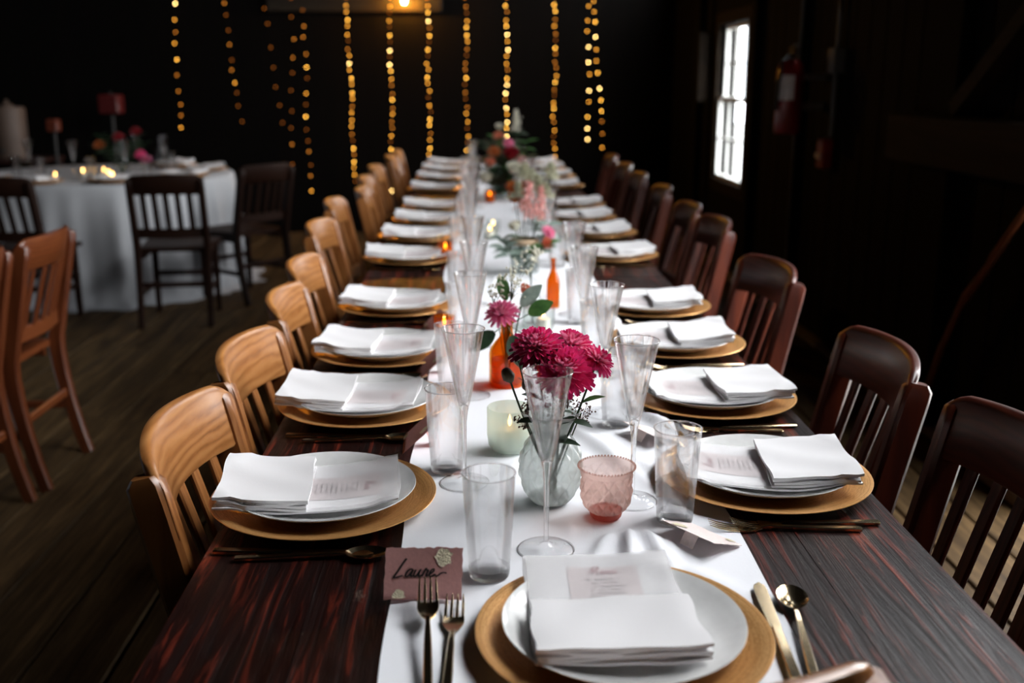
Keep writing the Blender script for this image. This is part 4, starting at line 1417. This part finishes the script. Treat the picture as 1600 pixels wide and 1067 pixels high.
# --- the tall far bouquet
FB = jar(.135, 5.62, .16, .07, 'large glass jar under the tall far bouquet')
fr = random.Random(5)
FAR = [((.160, 5.50, 1.045), .032, 'petal_pink', 'mum', 'pink bloom near the top of the tall far bouquet'),
       ((.175, 5.48, .985), .045, 'petal_red', 'rose', 'deep red rose in the upper middle of the tall far bouquet'),
       ((.04, 5.45, .865), .040, 'petal_cream', 'rose', 'cream ranunculus low at the left of the tall far bouquet'),
       ((.190, 5.42, .915), .046, 'petal_cream', 'rose', 'cream ranunculus right of centre in the tall far bouquet'),
       ((.190, 5.40, .810), .050, 'petal_orange', 'rose', 'orange ranunculus at the lower right of the tall far bouquet'),
       ((.235, 5.50, .955), .032, 'petal_blush', 'mum', 'blush bloom at the right of the tall far bouquet'),
       ((.085, 5.52, 1.00), .038, 'petal_orange', 'mum', 'rusty orange bloom left in the tall far bouquet'),
       ((.065, 5.46, .945), .030, 'petal_coral', 'rose', 'small coral rose left in the tall far bouquet'),
       ((.110, 5.60, 1.08), .030, 'petal_coral', 'mum', 'coral bloom at the crown of the tall far bouquet'),
       ((.055, 5.50, .925), .022, 'petal_cream', 'rose', 'tiny cream bud left in the tall far bouquet'),
       ((.115, 5.62, 1.125), .022, 'petal_cream', 'rose', 'topmost pale bud of the tall far bouquet'),
       ((.205, 5.62, 1.13), .020, 'petal_cream', 'plume', 'tall white plume at the top right of the tall far bouquet')]
for i, (tip, R, mm, kd, lab) in enumerate(FAR):
    ax = (tip[0] - .135, -.5, .8)
    S1({'mum': 'chrysanthemum', 'rose': 'rose', 'plume': 'white_plume'}[kd], lab, FB, tip, mum(R, ax, mm, None, 90 + i, 5, .6) if kd == 'mum' else rose(R, ax, mm, 90 + i) if kd == 'rose' else plume(.11, mm, 90))
for i in range(24):
    a = 2 * PI * i / 24
    S1('leaf_sprig', 'leafy green sprig in the tall far bouquet, %s' % (['far right', 'right back', 'upper back right', 'upper back', 'upper back left', 'left back', 'far left', 'lower left', 'front left', 'front', 'front right', 'lower right'][i // 2] + (', long' if i % 2 else ', short')), FB, (.135 + (.12 if i % 2 else .075) * math.cos(a), 5.57 + .08 * math.sin(a), (.97 if i % 2 else .90) + .10 * math.sin(a + .3) + fr.uniform(-.02, .03)), leafy(5, .075, .036, ['leaf_dark', 'leaf_green', 'leaf_olive'][i % 3], 120 + i), 'foliage', 'sprigs in the far bouquet')
JB4 = jar(.14, 7.1, .12, .05, 'small glass jar near the far end of the long table')
for i in range(4):
    S1('leaf_sprig', 'green sprig in the jar near the far table end, %s' % ['left', 'right', 'front', 'back'][i], JB4, (.14 + (-.07, .08, 0, .02)[i], 7.1 + (.0, .0, -.06, .06)[i], .96), leafy(4, .05, .025, 'leaf_olive', 150 + i), 'foliage', 'sprigs near the far end')

# ---------------------------------------------------------------- the runner itself, now that the flat spots are known
rm = MB()
def rf(u, v):
    y = RY0 + (RY1 - RY0) * (u ** 1.25)
    l = RL + .006 * math.sin(3.1 * y) + .004 * math.sin(11 * y)
    r = RR + .008 * math.sin(2.3 * y + 1) + .005 * math.sin(9 * y + 2)
    x = l + (r - l) * v
    return (x, y, runner_z(x, y))
rm.grid(520, 84, rf, .0010)
run = rm.obj('table_runner', 'runner_cloth', angle=80)
tag(run, 'long white cloth runner with soft folds down the middle of the table', 'runner')

# ================================================================ background: round tables on the left
def round_table(cx, cy, r, label, lab2):
    t = empty('round_table', (cx, cy, 0))
    MB().lathe([(.001, .715), (r - .01, .715), (r, .72), (r, .737), (r - .005, .742), (.001, .742)], 64).obj('tabletop', 'dark_table_base', t)
    MB().lathe([(.001, 0), (.33, 0), (.33, .03), (.06, .08), (.05, .66), (.2, .714), (.001, .714)], 24).obj('pedestal', 'dark_table_base', t)
    tag(t, label, 'table', 'round tables at the left')
    ph = random.Random(int(cx * -100))
    f = [ph.uniform(0, 6.28) for _ in range(4)]
    c = MB()
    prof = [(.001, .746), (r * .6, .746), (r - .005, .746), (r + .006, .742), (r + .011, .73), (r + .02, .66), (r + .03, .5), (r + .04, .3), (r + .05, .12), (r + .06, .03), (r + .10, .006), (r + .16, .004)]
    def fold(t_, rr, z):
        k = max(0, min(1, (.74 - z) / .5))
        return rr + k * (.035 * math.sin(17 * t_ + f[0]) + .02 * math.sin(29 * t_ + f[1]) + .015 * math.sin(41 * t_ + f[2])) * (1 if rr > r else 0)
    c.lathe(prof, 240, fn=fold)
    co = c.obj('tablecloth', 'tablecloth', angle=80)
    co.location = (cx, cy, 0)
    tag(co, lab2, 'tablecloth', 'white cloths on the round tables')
RTX, RTY, RTR = -2.62, 7.2, .90
round_table(RTX, RTY, RTR, 'round table under the white cloth behind the dark chairs', 'white floor-length cloth on the round table behind the dark chairs')
round_table(-2.92, 3.65, .78, 'second round table at the left edge beside the cherry chairs', 'white cloth glimpsed at the left edge between the cherry chairs')
bz = .7475
for i, a in enumerate([-100, -62, -20, -140, 20, 60]):
    x, y = RTX + (RTR - .19) * math.cos(D(a)), RTY + (RTR - .19) * math.sin(D(a))
    wl = 'on the round back table, ' + ['front left', 'front right', 'right edge', 'far left front', 'back right', 'rear'][i]
    o = link('charger_plate', CH_ME)
    place(o, (x, y, bz), 0, 'gold charger ' + wl); tag(o, None, 'charger', 'chargers on the round table')
    p = link('dinner_plate', PL_ME)
    place(p, (x, y, bz + CZ), 0, 'white plate ' + wl); tag(p, None, 'plate', 'plates on the round table')
    o = link('napkin', NAPS[i % 3][0])
    place(o, (x, y, bz + CZ), D(a) + PI / 2, 'white napkin ' + wl); tag(o, None, 'napkin', 'napkins on the round table')
    g = copy_tree(flu0)
    place(g, (RTX + (RTR - .42) * math.cos(D(a + 14)), RTY + (RTR - .42) * math.sin(D(a + 14)), bz), 0, 'champagne flute ' + wl); tag(g, None, 'glass', 'flutes on the round table')
    g = copy_tree(tum0)
    place(g, (RTX + (RTR - .40) * math.cos(D(a - 12)), RTY + (RTR - .40) * math.sin(D(a - 12)), bz), 0, 'water tumbler ' + wl); tag(g, None, 'glass', 'tumblers on the round table')
def back_votive(x, y, label, big=False):
    o = empty('votive_candle', (x, y, bz))
    MB().lathe([(.02, 0), (.026, .004), (.029, .06), (.028, .061), (.024, .006), (.001, .004)], 24).obj('cup', 'jar_glass', o)
    c = MB().lathe([(.001, .006), (.019, .006), (.019, .03), (.001, .03)], 16).obj('candle', 'candle_wax', o)
    s = 1.35 if big else .8
    MB().lathe([(.0006, .031), (.005 * s, .037), (.006 * s, .044), (.003 * s, .054), (.0004, .062)], 10).obj('flame', 'flame', c)
    tag(o, label, 'candle', 'candles on the round table')
back_votive(-2.67, 6.62, 'small candle flame at the left of the round table')
back_votive(-2.33, 6.66, 'brightest candle flame on the round table', True)
back_votive(-2.40, 6.80, 'candle flame just behind the brightest one on the round table', True)
back_votive(-2.62, 6.95, 'faint pinkish candle at the left of the round table')
back_votive(-2.50, 7.0, 'faint amber candle in the middle of the round table')
BB = (-2.45, 7.2, bz + .003)
v = empty('flower_vase', (-2.45, 7.2, bz))
MB().lathe([(.001, .004), (.045, .003), (.05, .008), (.06, .08), (.04, .14), (.048, .16), (.044, .16), (.036, .14), (.055, .08), (.001, .01)], 32).obj('body', 'jar_glass', v)
tag(v, 'glass vase of dark flowers on the round table', 'vase')
BF = [((-2.25, 7.0, .89), 'petal_magenta', 'magenta bloom right on the round table bouquet'), ((-2.20, 6.95, .86), 'petal_pink', 'pink bloom low right on the round table bouquet'), ((-2.42, 7.1, 1.0), 'petal_red', 'dark red bloom in the round table bouquet'), ((-2.35, 7.25, 1.03), 'petal_red', 'high dark red bloom in the round table bouquet'), ((-2.55, 7.1, .95), 'petal_orange', 'rusty bloom left in the round table bouquet')]
for i, (tip, mm, lab) in enumerate(BF):
    S1('chrysanthemum', lab, BB, tip, mum(.040, (0, -.5, .8), mm, None, 200 + i, 5, .6), 'flower', 'blooms on the round table')
for i in range(7):
    a = 2 * PI * i / 7
    S1('leaf_sprig', 'dark leaf sprig in the round table bouquet, %s' % ['right', 'back right', 'back left', 'left', 'front left', 'front', 'front right'][i], BB, (-2.45 + .17 * math.cos(a), 7.2 + .14 * math.sin(a), .95 + .05 * (i % 2)), leafy(4, .06, .03, 'leaf_dark', 220 + i), 'foliage', 'sprigs on the round table')
# dim things behind the round table
c = empty('side_table', (-3.92, 8.85, 0))
MB().box(-.33, .33, -.3, .3, .71, .74, .005).obj('tabletop', 'dark_table_base', c)
for sx in (-1, 1):
    for sy in (-1, 1):
        MB().box(sx * .29 - .025, sx * .29 + .025, sy * .26 - .025, sy * .26 + .025, 0, .709, .004).obj('leg', 'dark_table_base', c)
tag(c, 'small dark side table behind the round table at the far left', 'table')
c = empty('drinks_urn', (-3.88, 8.78, .741))
MB().lathe([(.001, 0), (.13, 0), (.14, .01), (.14, .40), (.13, .42), (.001, .42)], 32).obj('body', 'urn_beige', c)
MB().lathe([(.001, .421), (.06, .421), (.05, .44), (.015, .45), (.02, .475), (.001, .48)], 20).obj('lid', 'urn_beige', c)
MB().box(-.012, .012, -.19, -.138, .06, .085, .004).obj('spigot', 'black_rubber', c)
tag(c, 'dim beige drinks urn at the far left edge', 'urn')
c = empty('red_lantern', (-3.10, 9.0, 0))
MB().lathe([(.001, 0), (.10, 0), (.10, .02), (.015, .05), (.015, 1.10), (.001, 1.10)], 20).obj('stand', 'black_rubber', c)
MB().box(-.085, .085, -.085, .085, 1.10, 1.255, .012).obj('shade', 'lantern_red', c)
MB().ball((0, 0, 1.268), .014, 10, 6).obj('finial', 'black_rubber', c)
tag(c, 'dim red box lantern on a slim stand behind the round table', 'lantern')
c = empty('orange_lantern', (-3.34, 8.35, 0))
MB().lathe([(.001, 0), (.10, 0), (.10, .02), (.014, .05), (.014, .98), (.001, .98)], 20).obj('stand', 'black_rubber', c)
MB().box(-.045, .045, -.045, .045, .98, 1.075, .010).obj('shade', 'lantern_orange', c)
tag(c, 'dim orange box lantern at the left behind the round table', 'lantern')

# ================================================================ fairy light curtain
bulb_me = MB().ball((0, 0, 0), .0062, 8, 6).mesh('bulb')
bulbs = []
for i in range(5):
    me = bulb_me.copy()
    me.materials.append(M['fairy_%d' % i])
    bulbs.append(me)
STR = [(-2.63, -2.65, .93, .115, 1), (-2.20, -2.11, .93, .11, 3), (-1.85, -1.74, .90, .16, 4), (-1.60, -1.70, .35, .15, 3), (-1.515, -1.53, .28, .118, 2),
       (-1.135, -1.118, .39, .062, 1), (-.763, -.782, .39, .062, 1), (-.43, -.437, .59, .062, 1), (-.10, -.10, .72, .062, 1), (.262, .262, .72, .062, 0), (.69, .69, .69, .060, 1), (.985, .995, .83, .115, 0), (1.02, 1.145, .755, .112, 1)]
br = random.Random(17)
SN = ['leftmost', 'second', 'third', 'fourth', 'fifth', 'sixth', 'seventh', 'eighth', 'ninth', 'tenth', 'eleventh', 'twelfth', 'rightmost']
for si, (xa, xb, zb, sp, lv) in enumerate(STR):
    o = empty('fairy_light_string', (0, Y1 - .17, 0))
    tag(o, 'string of warm fairy lights on the back wall, %s from the left' % SN[si] if si not in (0, 12) else 'string of warm fairy lights on the back wall, %s of all' % SN[si], 'string light', 'fairy light curtain')
    zt = 2.25
    px = lambda z: xa + (xb - xa) * (2.05 - z) / (2.05 - zb) + .008 * math.sin(7 * z + si)
    MB().tube([(px(zt + .1 - (zt + .1 - zb) * i / 20), 0, zt + .1 - (zt + .1 - zb) * i / 20) for i in range(21)], .0007, 4, None, (0, 1, 0)).obj('wire', 'fairy_wire', o)
    z = zt
    k = 0
    while z > zb - .005:
        lev = min(4, max(0, lv + br.choice([-1, 0, 0, 1, 1, 2, 2]) + (1 if sp < .1 and k % 2 else 0)))
        b = link('bulb', bulbs[lev], o)
        b.location = (px(z) + br.uniform(-.009, .009), br.uniform(-.012, .004), z)
        z -= sp * (br.uniform(.75, 1.25) if sp > .1 else (.86, 1.14)[k % 2] * br.uniform(.92, 1.08))
        k += 1

# ================================================================ fire extinguisher, alarm box, conduit on the right wall
e = empty('fire_extinguisher', (WX - .20, 5.36, 1.10))
MB().lathe([(.001, 0), (.062, .002), (.068, .012), (.068, .31), (.060, .345), (.030, .368), (.022, .374), (.001, .374)], 32).obj('cylinder', 'red_enamel', e)
MB().lathe([(.020, .374), (.020, .395), (.001, .395)], 16).obj('valve', 'steel', e)
MB().box(-.012, .012, -.09, .02, .400, .415, .003).obj('handle', 'black_rubber', e)
MB().sweep([(0, .02, .425), (0, -.06, .44), (0, -.10, .43)], rsec(.022, .006, .001)).obj('lever', 'black_rubber', e)
MB().tube([(-.02, -.03, .39), (-.06, -.06, .36), (-.075, -.05, .25), (-.072, -.02, .12)], .010, 8, None, (0, 1, 0)).obj('hose', 'black_rubber', e)
lab = MB()
lab.grid(10, 4, lambda u, v: (.0688 * math.cos(D(195 + 80 * u)), .0688 * math.sin(D(195 + 80 * u)), .17 + .125 * v))
lab.obj('label', 'white_label', e)
MB().box(.06, .195, -.02, .02, .12, .16, .003).obj('bracket', 'steel', e)
MB().box(.06, .195, -.02, .02, .27, .30, .003).obj('bracket', 'steel', e)
tag(e, 'red fire extinguisher with white label hung on the dark right wall', 'extinguisher')
pb = empty('alarm_pull_box', (WX - .075, 5.20, .935))
MB().box(0, .055, -.05, .05, 0, .15, .008).obj('housing', 'pull_box_red', pb)
MB().box(-.012, .0, -.035, .035, .05, .075, .003).obj('pull_bar', 'white_label', pb)
tag(pb, 'small red alarm pull box below the fire extinguisher', 'alarm box')
cp = empty('conduit_pipe', (WX - .045, 5.13, 0))
MB().tube([(0, 0, 1.09), (0, 0, 2.4)], .012, 10, None, (0, 1, 0)).obj('pipe', 'grey_conduit', cp)
MB().box(-.03, .026, -.05, .05, 1.40, 1.52, .004).obj('junction_box', 'grey_conduit', cp)
tag(cp, 'thin grey conduit running up the wall from the alarm box', 'pipe')
cp = empty('conduit_pipe', (WX - .085, 5.60, 0))
MB().tube([(0, 0, .3), (0, 0, 2.4)], .008, 8, None, (0, 1, 0)).obj('pipe', 'grey_conduit', cp)
tag(cp, 'thin grey cable pipe running down behind the extinguisher', 'pipe')
br_ = empty('wooden_pole', (WX - .09, 3.60, 0))
pth = [(0, .20, 0.0), (.0, .02, .40), (.0, -.10, .60), (.002, -.12, .625), (0, -.26, .76), (.002, -.29, .80), (0, -.50, 1.02)]
MB().tube(pth, .013, 8, [1.1, 1, .95, 1.3, .95, 1.25, .9], (1, 0, 0)).obj('pole', 'cherry_v', br_)
tag(br_, 'thin knotty reddish pole leaning diagonally at the right wall', 'pole')
